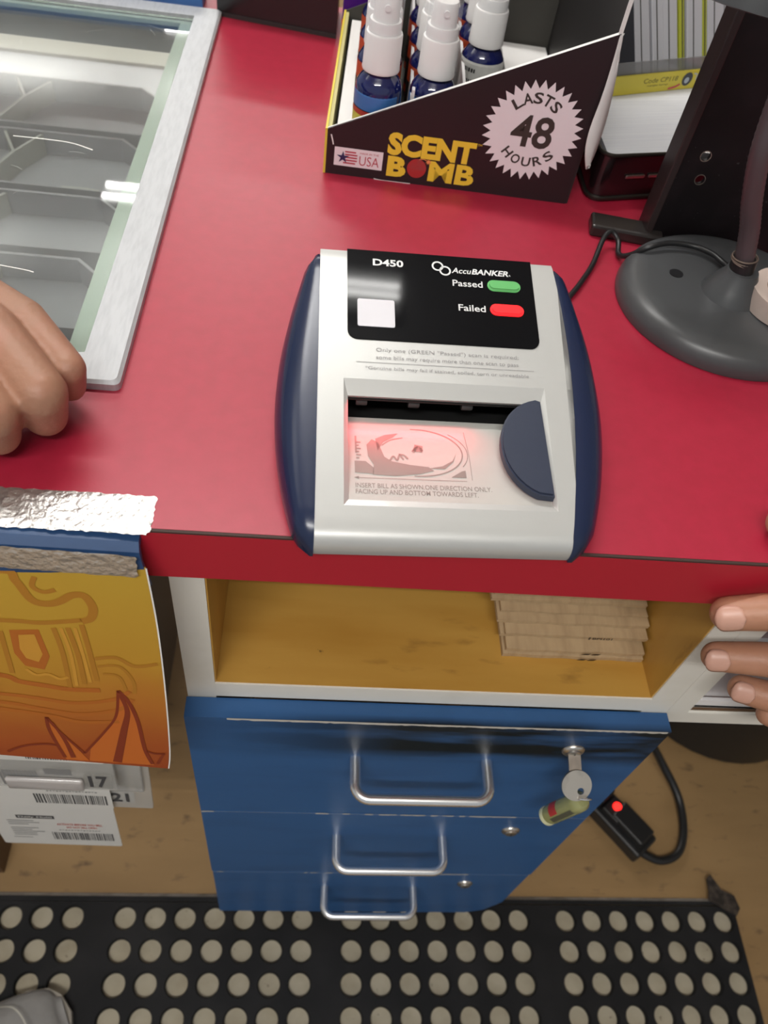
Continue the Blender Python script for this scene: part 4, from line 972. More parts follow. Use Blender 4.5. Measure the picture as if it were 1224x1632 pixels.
# spray bottles
GLB = mat('cobalt_plastic', (.006, .010, .085), rough=.05, spec=.7, coat=.6)
CAPW = mat('cap_white', (.80, .78, .77), rough=.4)
OVC = mat('clear_cap', (.85, .87, .90), rough=.05, alpha=.18, coat=.5)
LBL = {'blue': mat('label_blue', (.05, .16, .42), rough=.4), 'black': mat('label_black', (.015, .015, .015), rough=.4), 'yel': mat('label_yellow', (.62, .50, .07), rough=.4), 'red': mat('label_red', (.45, .04, .03), rough=.4), 'white': mat('label_white', (.55, .55, .52), rough=.45), 'or': mat('label_orange', (.50, .07, .02), rough=.45)}
def bottle(kind):
    e = bpy.data.objects.new('spray_bottle', None); C.objects.link(e)
    R0 = .0182
    bm = bmesh.new(); lathe(bm, [(.0005, 0), (R0 - .002, 0), (R0, .002), (R0, .046), (R0 - .0009, .050), (R0 - .0038, .0545), (R0 - .0078, .0580), (.0092, .0605), (.0090, .064), (.0005, .064)], 36); obj('bottle_body', bm, GLB, e, smooth=50)
    f = R0 + .0002
    if kind == 'white':
        bm = bmesh.new(); lathe(bm, [(f, .008), (f, .047), (R0 - .0003, .0488)], 36, caps=False); obj('bottle_label', bm, LBL['white'], e)
        bm = bmesh.new()
        rnd = random.Random(4)
        for (zc, hh, a0, a1) in ((.0425, .0030, 3.7, 4.25), (.0310, .0085, 3.6, 4.3), (.0330, .005, 4.6, 5.1), (.025, .004, 4.3, 5.2)):
            a = a0
            while a < a1:
                w = rnd.uniform(.04, .10); lathe(bm, [(f + .0002, zc - hh / 2), (f + .0002, zc + hh / 2)], 3, caps=False, a0=a, a1=a + w); a += w + rnd.uniform(.03, .06)
        obj('label_text', bm, LBL['black'], e)
    elif kind == 'blue':
        bm = bmesh.new(); lathe(bm, [(f, .006), (f, .033)], 36, caps=False); obj('bottle_label', bm, LBL['black'], e)
        bm = bmesh.new(); lathe(bm, [(f, .033), (f, .0435), (R0 - .0002, .0450)], 36, caps=False, a0=3.1, a1=5.6); lathe(bm, [(f, .033), (f, .0435)], 12, caps=False, a0=5.9, a1=7.4); obj('label_band', bm, LBL['blue'], e)
        bm = bmesh.new(); lathe(bm, [(f + .0002, .006), (f + .0002, .0300)], 12, caps=False, a0=3.1, a1=4.15); obj('label_yellow', bm, LBL['yel'], e)
        bm = bmesh.new(); lathe(bm, [(f + .0003, .0285), (f + .0003, .0325)], 12, caps=False, a0=3.1, a1=4.5); obj('label_red', bm, LBL['red'], e)
    else:
        bm = bmesh.new(); lathe(bm, [(f, .006), (f, .047)], 36, caps=False); obj('bottle_label', bm, LBL['or'], e)
        bm = bmesh.new(); lathe(bm, [(f + .0002, .012), (f + .0002, .034)], 36, caps=False); obj('label_band', bm, LBL['black'], e)
    bm = bmesh.new(); lathe(bm, [(.0100, .0585), (.0143, .0590), (.0146, .0602), (.0143, .0615), (.0139, .0840), (.0134, .0852), (.0120, .0856), (.0119, .0930), (.0117, .0935), (.0005, .0935)], 36); obj('collar', bm, CAPW, e, smooth=35)
    bm = bmesh.new(); lathe(bm, [(.0098, .0935), (.0092, .1085), (.0085, .1098), (.0005, .1100)], 30)
    lathe(bm, [(.0005, 0), (.0022, 0), (.0022, .0028), (.0005, .0028)], 14, Matrix.Translation((0, -.0085, .1040)) @ Matrix.Rotation(pi / 2, 4, 'X')); obj('spray_head', bm, CAPW, e, smooth=40)
    bm = bmesh.new(); lathe(bm, [(.0132, .0862), (.0128, .0870), (.0122, .1165), (.0112, .1180), (.0005, .1182)], 32); obj('overcap', bm, OVC, e, smooth=45)
    for ch in e.children:
        for v in ch.data.vertices:
            if not (ch.name.startswith('bottle_body') and v.co.z < .003): v.co.z += .0155
    return e
protos = {}
Ry = .0400
spots = [(.0410, .3935, 'blue', 'blue spray bottle with a blue and yellow label, left bottle of the nearest row'),
         (.0838, .3965, 'blue', 'blue spray bottle with a blue label, standing right of the nearest left one'),
         (.1300, .4660, 'white', 'blue spray bottle with a white label, right of the others in the box'),
         (.0425, .4400, 'orange', 'spray bottle with an orange label directly behind the near left bottle'),
         (.0850, .4420, 'orange', 'spray bottle with an orange label directly behind the near middle bottle'),
         (.1315, .5120, 'orange', 'spray bottle with an orange label behind the white-labelled bottle'),
         (.0445, .4860, 'orange', 'spray bottle in the third row at the left of the box'),
         (.0870, .4880, 'orange', 'spray bottle in the third row in the middle of the box'),
         (.1330, .5560, 'orange', 'spray bottle in the last row at the right of the box'),
         (.0465, .5320, 'orange', 'spray bottle in the last row at the left of the box'),
         (.0890, .5340, 'orange', 'spray bottle in the last row in the middle of the box')]
for i, (x, y, kd, lab) in enumerate(spots):
    if kd not in protos: e = bottle(kd); protos[kd] = e
    else: e = copy_tree(protos[kd])
    e.location = (x, y, T + .0018); e.rotation_euler = (0, 0, random.uniform(-.15, .15) if i > 2 else 0)
    tag(e, lab, 'spray bottle', 'spray bottles in the black display box')

# cartons behind
bc = empty('carton', (-.053, .648, T), label='black carton behind the glass case at the top of the counter', cat='carton')
bm = bmesh.new(); pts = [(-.0615, 0.0105), (.0605, -.0115), (.0625, .06), (-.058, .065)]; prism(bm, pts, 0, .11); obj('carton_body', bm, mat('carton_black', (.012, .011, .012), rough=.25, spec=.6), bc)
bm = bmesh.new(); prism(bm, [(-.063, .0100), (.0605, -.0125), (.0605, -.0115), (-.063, .0110)], .0001, .004); obj('carton_fold', bm, mat('fold_dark', (.03, .028, .028), rough=.5), bc)
pc = empty('carton', (.05, .64, T), label='purple carton with an orange base between the black carton and display box', cat='carton')
bm = bmesh.new(); prism(bm, [(-.0375, 0), (.05, -.004), (.05, .05), (-.036, .055)], .018, .14); obj('carton_body', bm, mat('purple_card', (.07, .01, .22), rough=.4), pc)
bm = bmesh.new(); prism(bm, [(-.0378, -.0005), (.05, -.0045), (.05, .05), (-.036, .055)], 0, .018); obj('orange_base', bm, mat('orange_card', (.70, .12, .01), rough=.4), pc, label='orange lower band')
# blue stripe beyond the case
bm = bmesh.new(); box(bm, -.75, -.13, .668, .70, T + .0005, T + .03, .001); obj('blue_strip', bm, mat('strip_blue', (.06, .20, .50), rough=.4), None, loc=(-.4, .68, T), label='blue strip lying behind the glass case', cat='strip')

# ------------------------------------------------------------------ right: black tray with papers, card holder, stand
ta = radians(16)
bt = empty('paper_tray', (.2245, .3680, T), ta, label='black round-cornered metal tray full of white paper beside the display box', cat='tray')
bm = bmesh.new(); TW, TD, TH = .165, .20, .040
SHR = .30
op = [(p[0] + SHR * p[1], p[1]) for p in rrect(0, 0, TW, TD, .014, 6)]; ip = [(p[0] + SHR * p[1], p[1]) for p in rrect(.003, .003, TW - .003, TD - .003, .012, 6)]
n = len(op); A = [bm.verts.new((*p, 0)) for p in op]; Bv = [bm.verts.new((*p, TH)) for p in op]; Cv = [bm.verts.new((*p, TH)) for p in ip]; Dv = [bm.verts.new((*p, .002)) for p in ip]
for i in range(n):
    j = (i + 1) % n
    for a, b in ((A, Bv), (Bv, Cv), (Cv, Dv)): bm.faces.new((a[i], a[j], b[j], b[i]))
bm.faces.new(A); bm.faces.new(Dv)
BG = mat('black_enamel', (.012, .006, .007), rough=.16, spec=.6, coat=.3)
obj('tray_body', bm, BG, bt, smooth=30)
for zz, rr in ((TH, .0016), (.0030, .0022)):
    bm = bmesh.new(); tube(bm, [(*p, zz) for p in op], rr, 8, closed=True); obj('rolled_rim', bm, mat('rim_bronze', (.035, .030, .026), rough=.3, metal=.6) if 'rim_bronze' not in MATS else MATS['rim_bronze'], bt, smooth=True)
bm = bmesh.new(); box(bm, .028, .046, -.0022, -.0002, .0205, .0235, .0008); box(bm, .050, .088, -.0022, -.0002, .0205, .0235, .0008); obj('slot_trim', bm, NICKEL, bt, label='bright slots on the tray front')
pp = empty('paper_stack', (.2245, .3680, T), ta, label='stack of white paper sheets filling the black tray', cat='paper')
bm = bmesh.new(); prism(bm, [(.010, .006), (.158, .006), (.210, .185), (.060, .185)], .0025, .0370); obj('sheets', bm, mat('paper_white', (.72, .73, .76), rough=.6, noise=(8, (.64, .65, .70), .4, .7, (1, 60, 1))), pp)
# acrylic holder with yellow lip
hl = radians(24)
ho = empty('card_holder', (.2590, .4880, T + .0375), hl, label='clear card holder with yellow front strip standing on the paper stack', cat='holder')
bm = bmesh.new(); box(bm, -.004, .160, .0, .0016, 0, .0165); obj('front_strip', bm, mat('yellow_strip', (.62, .52, .05), rough=.4), ho, label='yellow printed strip')
bm = bmesh.new(); FH = frame((0, -.0002, 0), (1, 0, 0), (0, 0, 1)); put_text(bm, 'Code CP118', FH, .030, .0085, .040, .0042, 0); put_text(bm, 'cargo lamp', FH, .036, .0050, .024, .0020, 0); obj('strip_print', bm, mat('strip_ink', (.12, .10, .03), rough=.5), ho, recalc=False)
bm = bmesh.new(); flat(bm, [(.082 + .0060 * cos(2 * pi * i / 20), .0090 + .0060 * sin(2 * pi * i / 20)) for i in range(20)], FH, .0001); obj('strip_ball', bm, mat('ball_dark', (.03, .035, .045), rough=.3), ho)
bm = bmesh.new(); flat(bm, [(.0815 + .0028 * cos(2 * pi * i / 12), .0080 + .0028 * sin(2 * pi * i / 12)) for i in range(12)], FH, .0003); ribbon(bm, [(.088, .0135), (.092, .0125), (.0925, .0075)], .0012, FH, .0002); obj('strip_highlight', bm, mat('ball_light', (.40, .45, .50), rough=.3), ho)
bm = bmesh.new(); ribbon(bm, [(.062, .0018), (.070, .0030), (.075, .0050)], .0018, FH, .0002); obj('strip_spark', bm, RINK, ho)
bm = bmesh.new(); box(bm, -.004, .160, .0020, .0032, .0, .027); box(bm, -.004, .160, .0105, .0125, 0, .15, 0, Matrix.Rotation(radians(-34), 4, 'X') @ Matrix.Translation((0, .004, .004))); box(bm, -.004, .160, .0032, .095, 0, .002); obj('clear_tray', bm, mat('acrylic_grey', (.22, .22, .22), rough=.1, alpha=.6, coat=.3), ho)
xx = .0060; rnd = random.Random(21)
cw = [(.024, 'k'), (.019, 'w'), (.014, 'w'), (.019, 'w'), (.0075, 'y'), (.020, 'w'), (.0075, 'y'), (.022, 'w'), (.020, 'w')]
CM = {'k': mat('sleeve_black', (.02, .022, .03), rough=.4), 'w': mat('sleeve_white', (.42, .42, .45), rough=.45), 'y': mat('sleeve_green', (.34, .36, .03), rough=.45)}
cl = ['black card at the left end of the holder', 'white card beside the black one in the holder', 'narrow white card third from the left in the holder', 'white card left of the first green strip', 'yellow-green strip nearer the middle of the holder', 'white card between the two green strips', 'yellow-green strip nearer the black stand', 'white card right of the second green strip', 'white card at the right end of the holder']
for (w, k), lab in zip(cw, cl):
    e = empty('sleeved_card', (0, 0, 0), label=lab, cat='card', group='upright cards in the clear holder')
    Mh = Matrix.Translation((.2590, .4880, T + .0375)) @ Matrix.Rotation(hl, 4, 'Z') @ Matrix.Translation((xx, .006 + rnd.uniform(0, .004), .0045)) @ Matrix.Rotation(radians(-34), 4, 'X')
    e.matrix_world = Mh
    bm = bmesh.new(); box(bm, 0, w - .0015, 0, .004, 0, .13 + rnd.uniform(-.005, .005), .0008); obj('card_body', bm, CM[k], e)
    if k != 'k':
        bm = bmesh.new(); box(bm, w * .35, w * .35 + .0008, -.0006, .0, 0.001, .12); obj('card_crease', bm, GREYC, e)
    xx += w

# black stand with two screw holes and a foot
st = empty('display_stand', (.30, .318, T), label='tall black upright panel with two round holes behind the lamp', cat='stand')
sa = radians(-2)
MS = Matrix.Translation((-.0385, 0, 0)) @ Matrix.Rotation(sa, 4, 'Z')
bm = bmesh.new(); Hs = .205
def holed_panel(bm, x0, x1, z0, z1, holes, y0, y1, M):
    # panel with round holes: column strips around the holes
    hs = sorted(holes, key=lambda h: h[1]); n = 24
    for yy in (y0, y1):
        zprev = z0
        for (hx_, hz_, r) in hs:
            za, zb = hz_ - r * 1.6, hz_ + r * 1.6
            q = [(x0, zprev), (x1, zprev), (x1, za), (x0, za)]; bm.faces.new([bm.verts.new(M @ Vector((p[0], yy, p[1]))) for p in q])
            xa, xb = hx_ - r * 1.6, hx_ + r * 1.6
            for (u, v) in ((x0, xa), (xb, x1)): bm.faces.new([bm.verts.new(M @ Vector((p[0], yy, p[1]))) for p in ((u, za), (v, za), (v, zb), (u, zb))])
            C1 = [(hx_ + r * cos(2 * pi * i / n), hz_ + r * sin(2 * pi * i / n)) for i in range(n)]
            S1 = []
            for i in range(n):
                c, s = cos(2 * pi * i / n), sin(2 * pi * i / n); k = r * 1.6 / max(abs(c), abs(s)); S1.append((hx_ + c * k, hz_ + s * k))
            for i in range(n):
                j = (i + 1) % n; bm.faces.new([bm.verts.new(M @ Vector((p[0], yy, p[1]))) for p in (C1[i], C1[j], S1[j], S1[i])])
                if yy == y0: bm.faces.new([bm.verts.new(M @ Vector((p[0], q_, p[1]))) for p, q_ in ((C1[i], y0), (C1[j], y0), (C1[j], y1), (C1[i], y1))])
            zprev = zb
        bm.faces.new([bm.verts.new(M @ Vector((p[0], yy, p[1]))) for p in ((x0, zprev), (x1, zprev), (x1, z1), (x0, z1))])
    for q in (((x0, z0), (x0, z1)), ((x1, z0), (x1, z1)), ((x0, z0), (x1, z0)), ((x0, z1), (x1, z1))):
        bm.faces.new([bm.verts.new(M @ Vector((p[0], yy, p[1]))) for p, yy in ((q[0], y0), (q[1], y0), (q[1], y1), (q[0], y1))])
    bmesh.ops.remove_doubles(bm, verts=bm.verts, dist=1e-6)
holed_panel(bm, .0, .20, 0, Hs, [(.0205, .0735, .0037), (.0240, .0555, .0037)], 0, .003, MS)
obj('upright_panel', bm, mat('black_metal', (.006, .004, .005), rough=.5, spec=.3, noise=[(30, (.016, .010, .012), .5, .8, (1, 1, 1)), (260, (.06, .06, .06), .70, .76, (1, 1, 1))]), st)
bm = bmesh.new(); box(bm, -.0015, .0045, -.0022, .0200, 0, Hs, .0010, MS); obj('folded_edge', bm, mat('edge_black', (.028, .018, .018), rough=.4), st)
bm = bmesh.new(); box(bm, .150, .2, .0032, .02, 0, Hs, 0, MS); obj('brace', bm, BLACKP, st)
for hx_, hz_ in ((.0205, .0735), (.0240, .0555)):
    bm = bmesh.new(); Mh = MS @ Matrix.Translation((hx_, -.0003, hz_)) @ Matrix.Rotation(pi / 2, 4, 'X'); lathe(bm, [(.0037, 0), (.0042, .0), (.0042, .0004), (.0037, .0004)], 22, Mh, caps=False); obj('hole_rim', bm, NICKEL, st)
bm = bmesh.new(); box(bm, .006, .036, .0032, .010, .0595, .0700, 0, MS @ Matrix.Translation((0, .006, .0015))); obj('paper_scrap', bm, WHITEC, st)
bm = bmesh.new(); Mf = Matrix.Translation((-.0820, .0085, 0)) @ Matrix.Rotation(radians(-9), 4, 'Z'); box(bm, 0, .058, -.010, .012, 0, .010, .0022, Mf); obj('foot', bm, mat('foot_black', (.022, .018, .017), rough=.3), st, label='black flat foot bar')
bm = bmesh.new(); box(bm, .034, .09, -.0012, -.0004, .158, .182, 0, MS); obj('red_panel', bm, mat('red_sticker', (.30, .015, .015), rough=.5), st, label='dark red sticker near the top')

# ------------------------------------------------------------------ desk lamp
lm = empty('desk_lamp', (.305, .235, T), label='grey desk lamp with a round weighted base and bent neck', cat='lamp')
LG = mat('lamp_grey', (.060, .062, .065), rough=.36, noise=(14, (.072, .074, .078), .45, .7, (1, 1, 1)))
bm = bmesh.new(); lathe(bm, [(.0795, .0003), (.0802, .003), (.0792, .008), (.0765, .0130), (.0735, .0155), (.0690, .0170), (.060, .0178), (.03, .0190), (.0005, .0192)], 72)
for v in bm.verts:  # slightly oval
    v.co.x *= 1.03
obj('base', bm, LG, lm, smooth=60)
cx_, cy_ = -.004, -.006
bm = bmesh.new(); lathe(bm, [(.0225, .0175), (.0215, .0200), (.0175, .027), (.0125, .0350), (.0112, .0385), (.0085, .0387)], 36, Matrix.Translation((cx_, cy_, 0))); obj('cone', bm, LG, lm, smooth=60)
bm = bmesh.new(); tube(bm, [(cx_ - .001, cy_, .034), (cx_ - .0018, cy_ + .002, .046)], .0088, 24); obj('socket', bm, mat('socket_black', (.010, .010, .011), rough=.4), lm, smooth=30)
bm = bmesh.new(); lathe(bm, [(.0005, .0), (.0052, 0), (.0052, .0004), (.0005, .0004)], 24, Matrix.Translation((-.0405, .0125, .0186))); obj('screw_hole', bm, DARKM, lm, label='dark round hole in the base')
NK = mat('neck_brown', (.075, .055, .060), rough=.42)
neck = smooth_path([(cx_ - .0018, cy_ + .002, .044), (-.0120, -.0020, .066), (-.0230, -.0045, .090), (-.0331, -.0057, .120), (-.0357, -.0010, .150), (-.0400, -.0060, .180), (-.0480, -.0140, .206), (-.0590, -.0140, .2260), (-.0680, .0000, .2360), (-.0700, .0140, .2300)], 14)
bm = bmesh.new(); rads = [.0066 + (.00028 if i % 2 else 0) for i in range(len(neck))]; tube(bm, neck, rads, 18); obj('flexible_neck', bm, NK, lm, smooth=50)
bm = bmesh.new()
for k in range(3):
    c = neck[2] + Vector((0, 0, .0012 * k - .001)); tube(bm, [c + Vector((.0086 * cos(a), .0086 * sin(a), .0010 * sin(a * 1 + k))) for a in [2 * pi * i / 24 for i in range(24)]], .0006, 6, closed=True)
obj('wire_wrap', bm, mat('wire_tan', (.20, .15, .12), rough=.4, metal=.4), lm, smooth=True)
bm = bmesh.new(); MH = Matrix.Translation((-.0665, .0180, .2200)) @ Matrix.Rotation(radians(6), 4, 'Y') @ Matrix.Rotation(radians(-10), 4, 'X')
lathe(bm, [(.0285, -.030), (.0300, -.0295), (.0290, -.012), (.0240, .004), (.0140, .014), (.0005, .0165)], 40, MH, caps=False); obj('lamp_head', bm, LG, lm, smooth=60)
bm = bmesh.new(); lathe(bm, [(.0005, -.026), (.018, -.026), (.022, -.018), (.0005, -.016)], 30, MH); obj('bulb', bm, mat('bulb_frost', (.35, .33, .31), rough=.3), lm, smooth=True)
# roll lying on the base
tr = empty('tape_roll', (.3380, .2150, T + .0186), label='beige ring-shaped roll lying on the lamp base at the right edge', cat='tape')
bm = bmesh.new()
vs = lathe(bm, [(.0275, .0005), (.0300, .001), (.0305, .008), (.0300, .0150), (.0275, .0155), (.0200, .0150), (.0195, .008), (.0200, .0005)], 40, caps=False)
n_ = 40
for j in range(n_): bm.faces.new((vs[j], vs[(j + 1) % n_], vs[7 * n_ + (j + 1) % n_], vs[7 * n_ + j]))
obj('roll', bm, mat('roll_beige', (.52, .42, .37), rough=.45), tr, smooth=40)
bm = bmesh.new(); lathe(bm, [(.0200, .0008), (.0185, .0008), (.0180, .0148), (.0200, .0150)], 40, caps=False); obj('core', bm, mat('core_brown', (.16, .10, .05), rough=.6), tr, smooth=True)

# ------------------------------------------------------------------ hands
def capsule(bm, p, q, r0, r1, n=14, m=4, flat_=None):
    p, q = Vector(p), Vector(q); d = q - p; L = d.length; Q = d.to_track_quat('Z', 'Y').to_matrix().to_4x4(); M = Matrix.Translation(p) @ Q
    prof = [(max(1e-4, r0 * sin(radians(90 * i / m))), -r0 * cos(radians(90 * i / m))) for i in range(m)] + [(r0, 0), (r1, L)] + [(max(1e-4, r1 * cos(radians(90 * i / m))), L + r1 * sin(radians(90 * i / m))) for i in range(1, m + 1)]
    lathe(bm, prof, n, M)
def ellipsoid(bm, c, r, rot=None, n=18, m=10):
    prof = [(max(1e-4, sin(pi * i / m)), -cos(pi * i / m)) for i in range(m + 1)]
    M = Matrix.Translation(c) @ (rot.to_matrix().to_4x4() if rot else Matrix()) @ Matrix.Diagonal((*r, 1)); lathe(bm, prof, n, M)
def fleshed(name, bm, m, parent, voxel, smooth_it=6, fac=.5, **k):
    bmesh.ops.recalc_face_normals(bm, faces=bm.faces)
    me = bpy.data.meshes.new(name); bm.to_mesh(me); bm.free(); o = bpy.data.objects.new(name, me); C.objects.link(o)
    r = o.modifiers.new('r', 'REMESH'); r.mode = 'VOXEL'; r.voxel_size = voxel; r.use_smooth_shade = True
    s = o.modifiers.new('s', 'SMOOTH'); s.factor = fac; s.iterations = smooth_it
    bpy.context.view_layer.update()
    me2 = bpy.data.meshes.new_from_object(o.evaluated_get(bpy.context.evaluated_depsgraph_get()))
    bpy.data.objects.remove(o); me2.name = name
    return link_mesh(name, me2, m, parent, True, **k)
def chain(bm, pts, rs):
    for i in range(len(pts) - 1): capsule(bm, pts[i], pts[i + 1], rs[i], rs[i + 1])
# left fist (comes in from the far left, palm down, fingers curled)
lh = empty('person', (-.17, .07, T), label='person at the left with a curled bare fist resting on the counter and glass frame', cat='person')
bm = bmesh.new()
V = lambda *p: Vector(p)
fing = [  # MCP, PIP, DIP, TIP, radii   (pinky, ring, middle, index)
    ([V(-.1560, .1050, .9640), V(-.1275, .0765, .9575), V(-.1310, .0830, .9385), V(-.1450, .0950, .9350)], [.0125, .0098, .0088, .0080]),
    ([V(-.1660, .0850, .9700), V(-.1350, .0530, .9610), V(-.1385, .0590, .9390), V(-.1530, .0720, .9355)], [.0155, .0137, .0118, .0100]),
    ([V(-.1800, .0660, .9700), V(-.1540, .0360, .9600), V(-.1580, .0430, .9385), V(-.1730, .0550, .9350)], [.0150, .0128, .0110, .0098]),
    ([V(-.1990, .0500, .9680), V(-.1790, .0230, .9580), V(-.1820, .0300, .9375), V(-.1940, .0430, .9340)], [.0150, .0122, .0108, .0096])]
for P, r in fing: chain(bm, P, r)
Wr = V(-.2450, .1560, .9660)
for P, r in fing: capsule(bm, P[0], P[0].lerp(Wr, .72), r[0] * .98, .0175)
chain(bm, [V(-.2350, .1300, .9540), V(-.2260, .0850, .9440), V(-.2100, .0550, .9380), V(-.1930, .0380, .9340)], [.018, .0150, .0118, .0100])
chain(bm, [Wr + V(.008, -.006, 0), Wr, V(-.3350, .2700, .9900), V(-.4600, .4200, 1.06)], [.022, .0225, .031, .038])
hnd = fleshed('hand', bm, SKIN, lh, .0016, 5)
hnd.matrix_parent_inverse = Matrix.Translation((.17, -.07, -T))
bm = bmesh.new(); chain(bm, [V(-.3000, .2280, .9820), V(-.3700, .3100, 1.01), V(-.4900, .4550, 1.08)], [.038, .045, .055]); sl_ = fleshed('sleeve', bm, mat('sleeve_grey', (.10, .11, .13), rough=.9), lh, .004, 6); sl_.matrix_parent_inverse = Matrix.Translation((.17, -.07, -T))
# right hand gripping the counter edge
rh = empty('person', (.30, -.03, .88), label='person at the right gripping the counter edge with fingers below and thumb on top', cat='person')
bm = bmesh.new()
rf = [([V(.2500, -.0130, .8880), V(.2700, -.0150, .8950), V(.2930, -.0230, .9010), V(.3300, -.0300, .9060)], [.0103, .0112, .0122, .0135]),
      ([V(.2690, -.0110, .8340), V(.2950, -.0150, .8400), V(.3200, -.0240, .8520), V(.3520, -.0330, .8740)], [.0098, .0112, .0125, .0138]),
      ([V(.3105, -.0090, .7865), V(.3280, -.0150, .7880), V(.3490, -.0250, .8090), V(.3700, -.0340, .8420)], [.0100, .0110, .0122, .0135]),
      ([V(.3500, -.0090, .7480), V(.3620, -.0150, .7500), V(.3780, -.0250, .7730), V(.3880, -.0330, .8110)], [.0090, .0098, .0108, .0125])]
for P, r in rf: chain(bm, P, r)
WR = V(.4300, -.0450, .9250)
for P, r in rf: capsule(bm, P[-1], P[-1].lerp(WR, .70), r[-1], .020)
chain(bm, [V(.2725, .0205, .9325), V(.2900, .0120, .9350), V(.3200, -.0060, .9400), V(.3700, -.0280, .9330)], [.0100, .0115, .0130, .0190])
capsule(bm, V(.3550, -.0320, .8950), V(.4000, -.0400, .9150), .0230, .0240)
capsule(bm, V(.3750, -.0340, .8600), V(.4050, -.0400, .9000), .0190, .0220)
chain(bm, [WR, V(.5600, -.1000, 1.000), V(.68, -.16, 1.08)], [.025, .034, .040])
hh_ = fleshed('hand', bm, SKIN2, rh, .0016, 4); hh_.matrix_parent_inverse = Matrix.Translation((-.30, .03, -.88))
bm = bmesh.new(); chain(bm, [V(.52, -.083, .978), V(.70, -.17, 1.09)], [.040, .052]); s2 = fleshed('sleeve', bm, MATS['sleeve_grey'], rh, .004, 6); s2.matrix_parent_inverse = Matrix.Translation((-.30, .03, -.88))
# nails on the three visible fingers (face the camera: out and up)
for k, (P, r) in enumerate(rf[:3]):
    ax = (P[1] - P[0]).normalized(); nrm = V(-.15, -.78, .60); nrm = (nrm - ax * nrm.dot(ax)).normalized(); sd = ax.cross(nrm)
    bm = bmesh.new(); nx_, ny_ = 10, 8; G = {}; rr = r[0] * 1.03; Ln = .0150 if k else .0165
    for a in range(nx_ + 1):
        for b_ in range(ny_ + 1):
            u = a / nx_; v = (b_ / ny_ - .5) * 2
            taper = sqrt(max(0, 1 - (abs(2 * u - 1)) ** 3.0)) * .98 + .02
            ang = v * radians(48) * taper
            cpt = P[0] + ax * (-.0088 + Ln * u)
            roff = rr - (.0028 * max(0, (.30 - u) / .30) ** 2)
            G[a, b_] = bm.verts.new(cpt + (nrm * cos(ang) + sd * sin(ang)) * roff)
    for a in range(nx_):
        for b_ in range(ny_): bm.faces.new((G[a, b_], G[a + 1, b_], G[a + 1, b_ + 1], G[a, b_ + 1]))
    o = obj('fingernail', bm, NAIL, rh, smooth=60); o.matrix_parent_inverse = Matrix.Translation((-.30, .03, -.88))
    md = o.modifiers.new('s', 'SOLIDIFY'); md.thickness = .0008; md.offset = 0

# ------------------------------------------------------------------ shoe at the lower left
sh_ = empty('shoe', (-.36, -.15, MTk), label='grey canvas shoe on the rubber mat at the lower left corner', cat='shoe')
SHM = mat('shoe_grey', (.30, .29, .28), rough=.8, noise=[(30, (.24, .23, .22), .4, .7, (1, 1, 1)), (9, (.36, .35, .34), .5, .8, (1, 1, 1))])
ang = radians(-32)
bm = bmesh.new(); rings = []
secs = [(0, .022, .020, .020), (.012, .036, .030, .026), (.035, .045, .040, .034), (.07, .049, .052, .040), (.11, .048, .066, .042), (.15, .042, .080, .040), (.20, .038, .092, .038), (.25, .036, .098, .036), (.275, .028, .095, .03), (.285, .014, .085, .02)]
for (d_, w, h, _) in secs:
    r_ = []
    for i in range(20):
        a = 2 * pi * i / 20; x = w * (abs(cos(a)) ** .8) * (1 if cos(a) > 0 else -1); zz = .012 + (h - .012) * max(0, sin(a)) ** .8
        r_.append(bm.verts.new((x, -d_, zz if sin(a) > 0 else .010)))
    rings.append(r_)
for i in range(len(rings) - 1):
    for j in range(20): bm.faces.new((rings[i][j], rings[i][(j + 1) % 20], rings[i + 1][(j + 1) % 20], rings[i + 1][j]))
bm.faces.new(rings[0]); bm.faces.new(rings[-1])
Msh = Matrix.Translation((.102, .036, 0)) @ Matrix.Rotation(radians(-62), 4, 'Z')
bmesh.ops.transform(bm, matrix=Msh, verts=bm.verts)
bmesh.ops.subdivide_edges(bm, edges=bm.edges[:], cuts=2, smooth=.8, use_grid_fill=True)
obj('shoe_upper', bm, SHM, sh_, smooth=70)
bm = bmesh.new(); P = []
side = [(d_, w + .003) for (d_, w, h, _) in secs]
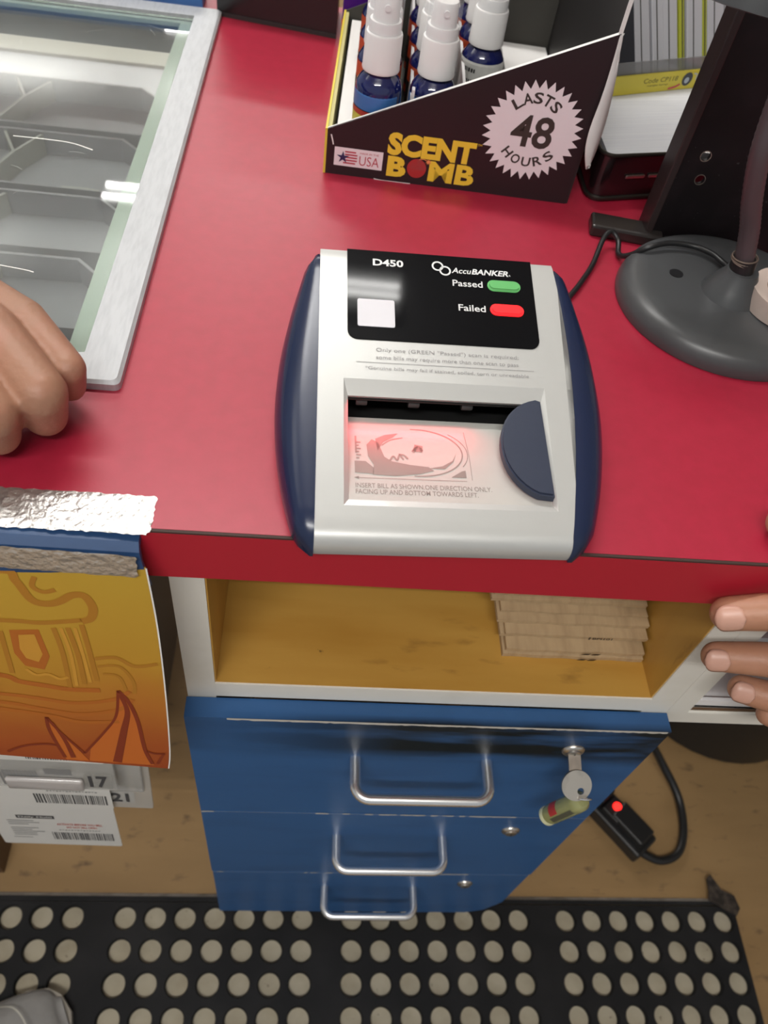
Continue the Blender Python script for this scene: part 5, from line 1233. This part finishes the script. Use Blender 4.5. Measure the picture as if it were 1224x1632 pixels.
P = [(w, -d_) for d_, w in side] + [(-w, -d_) for d_, w in side[::-1]]
P = [(0.0, .006)] + P
prism(bm, P, .0004, .014, Msh); obj('sole', bm, mat('sole_beige', (.30, .27, .23), rough=.7), sh_)
bm = bmesh.new(); ribbon(bm, [(-.044, -.075, 0)[:2], (-.03, -.05), (0, -.040), (.03, -.05), (.044, -.075)], .0016, Msh @ Matrix.Translation((0, 0, 0)), 0)
for v in bm.verts:
    q = Msh.inverted() @ v.co; v.co = Msh @ Vector((q.x, q.y, .012 + (.0525 - .012) * max(0, 1 - (abs(q.x) / .0495) ** 2.5) ** .5 + .002))
obj('toe_seam', bm, mat('seam_light', (.50, .48, .42), rough=.6), sh_)
bm = bmesh.new(); chain(bm, [V(0, 0, .085), V(0, 0, .30)], [.040, .060]); bmesh.ops.transform(bm, matrix=Msh @ Matrix.Translation((0, -.22, 0)), verts=bm.verts)
tl = fleshed('trouser_leg', bm, mat('trouser_black', (.015, .015, .018), rough=.9), sh_, .004, 4)

# ------------------------------------------------------------------ ceiling lights (bodies around the lamps above)
fix0 = None
for i, fy in enumerate(FIX_Y):
    if fix0 is None:
        fix0 = empty('ceiling_light', (-.34, fy, 2.60), label='white fluorescent strip light on the ceiling', cat='light', group='ceiling strip lights')
        bm = bmesh.new(); box(bm, -.62, .62, -.09, .09, .0, .03, .004); obj('light_body', bm, CAPW, fix0)
        for s in (-1, 1):
            bm = bmesh.new(); tube(bm, [(s * .5, 0, .03), (s * .5, 0, CEIL - 2.60 - .001)], .004, 8); obj('hanger', bm, CHROME, fix0)
            bm = bmesh.new(); tube(bm, [(-.6, s * .045, -.002), (.6, s * .045, -.002)], .010, 12); obj('tube', bm, mat('tube_glow', (.9, .9, .9), emit=((1, .99, .96), 6)) if 'tube_glow' not in MATS else MATS['tube_glow'], fix0, smooth=True)
            bm = bmesh.new(); box(bm, s * .612 - .008, s * .612 + .008, -.08, .08, -.015, .0); obj('end_bracket', bm, CAPW, fix0)
    else:
        o = copy_tree(fix0); o.location = (-.34, fy, 2.60)
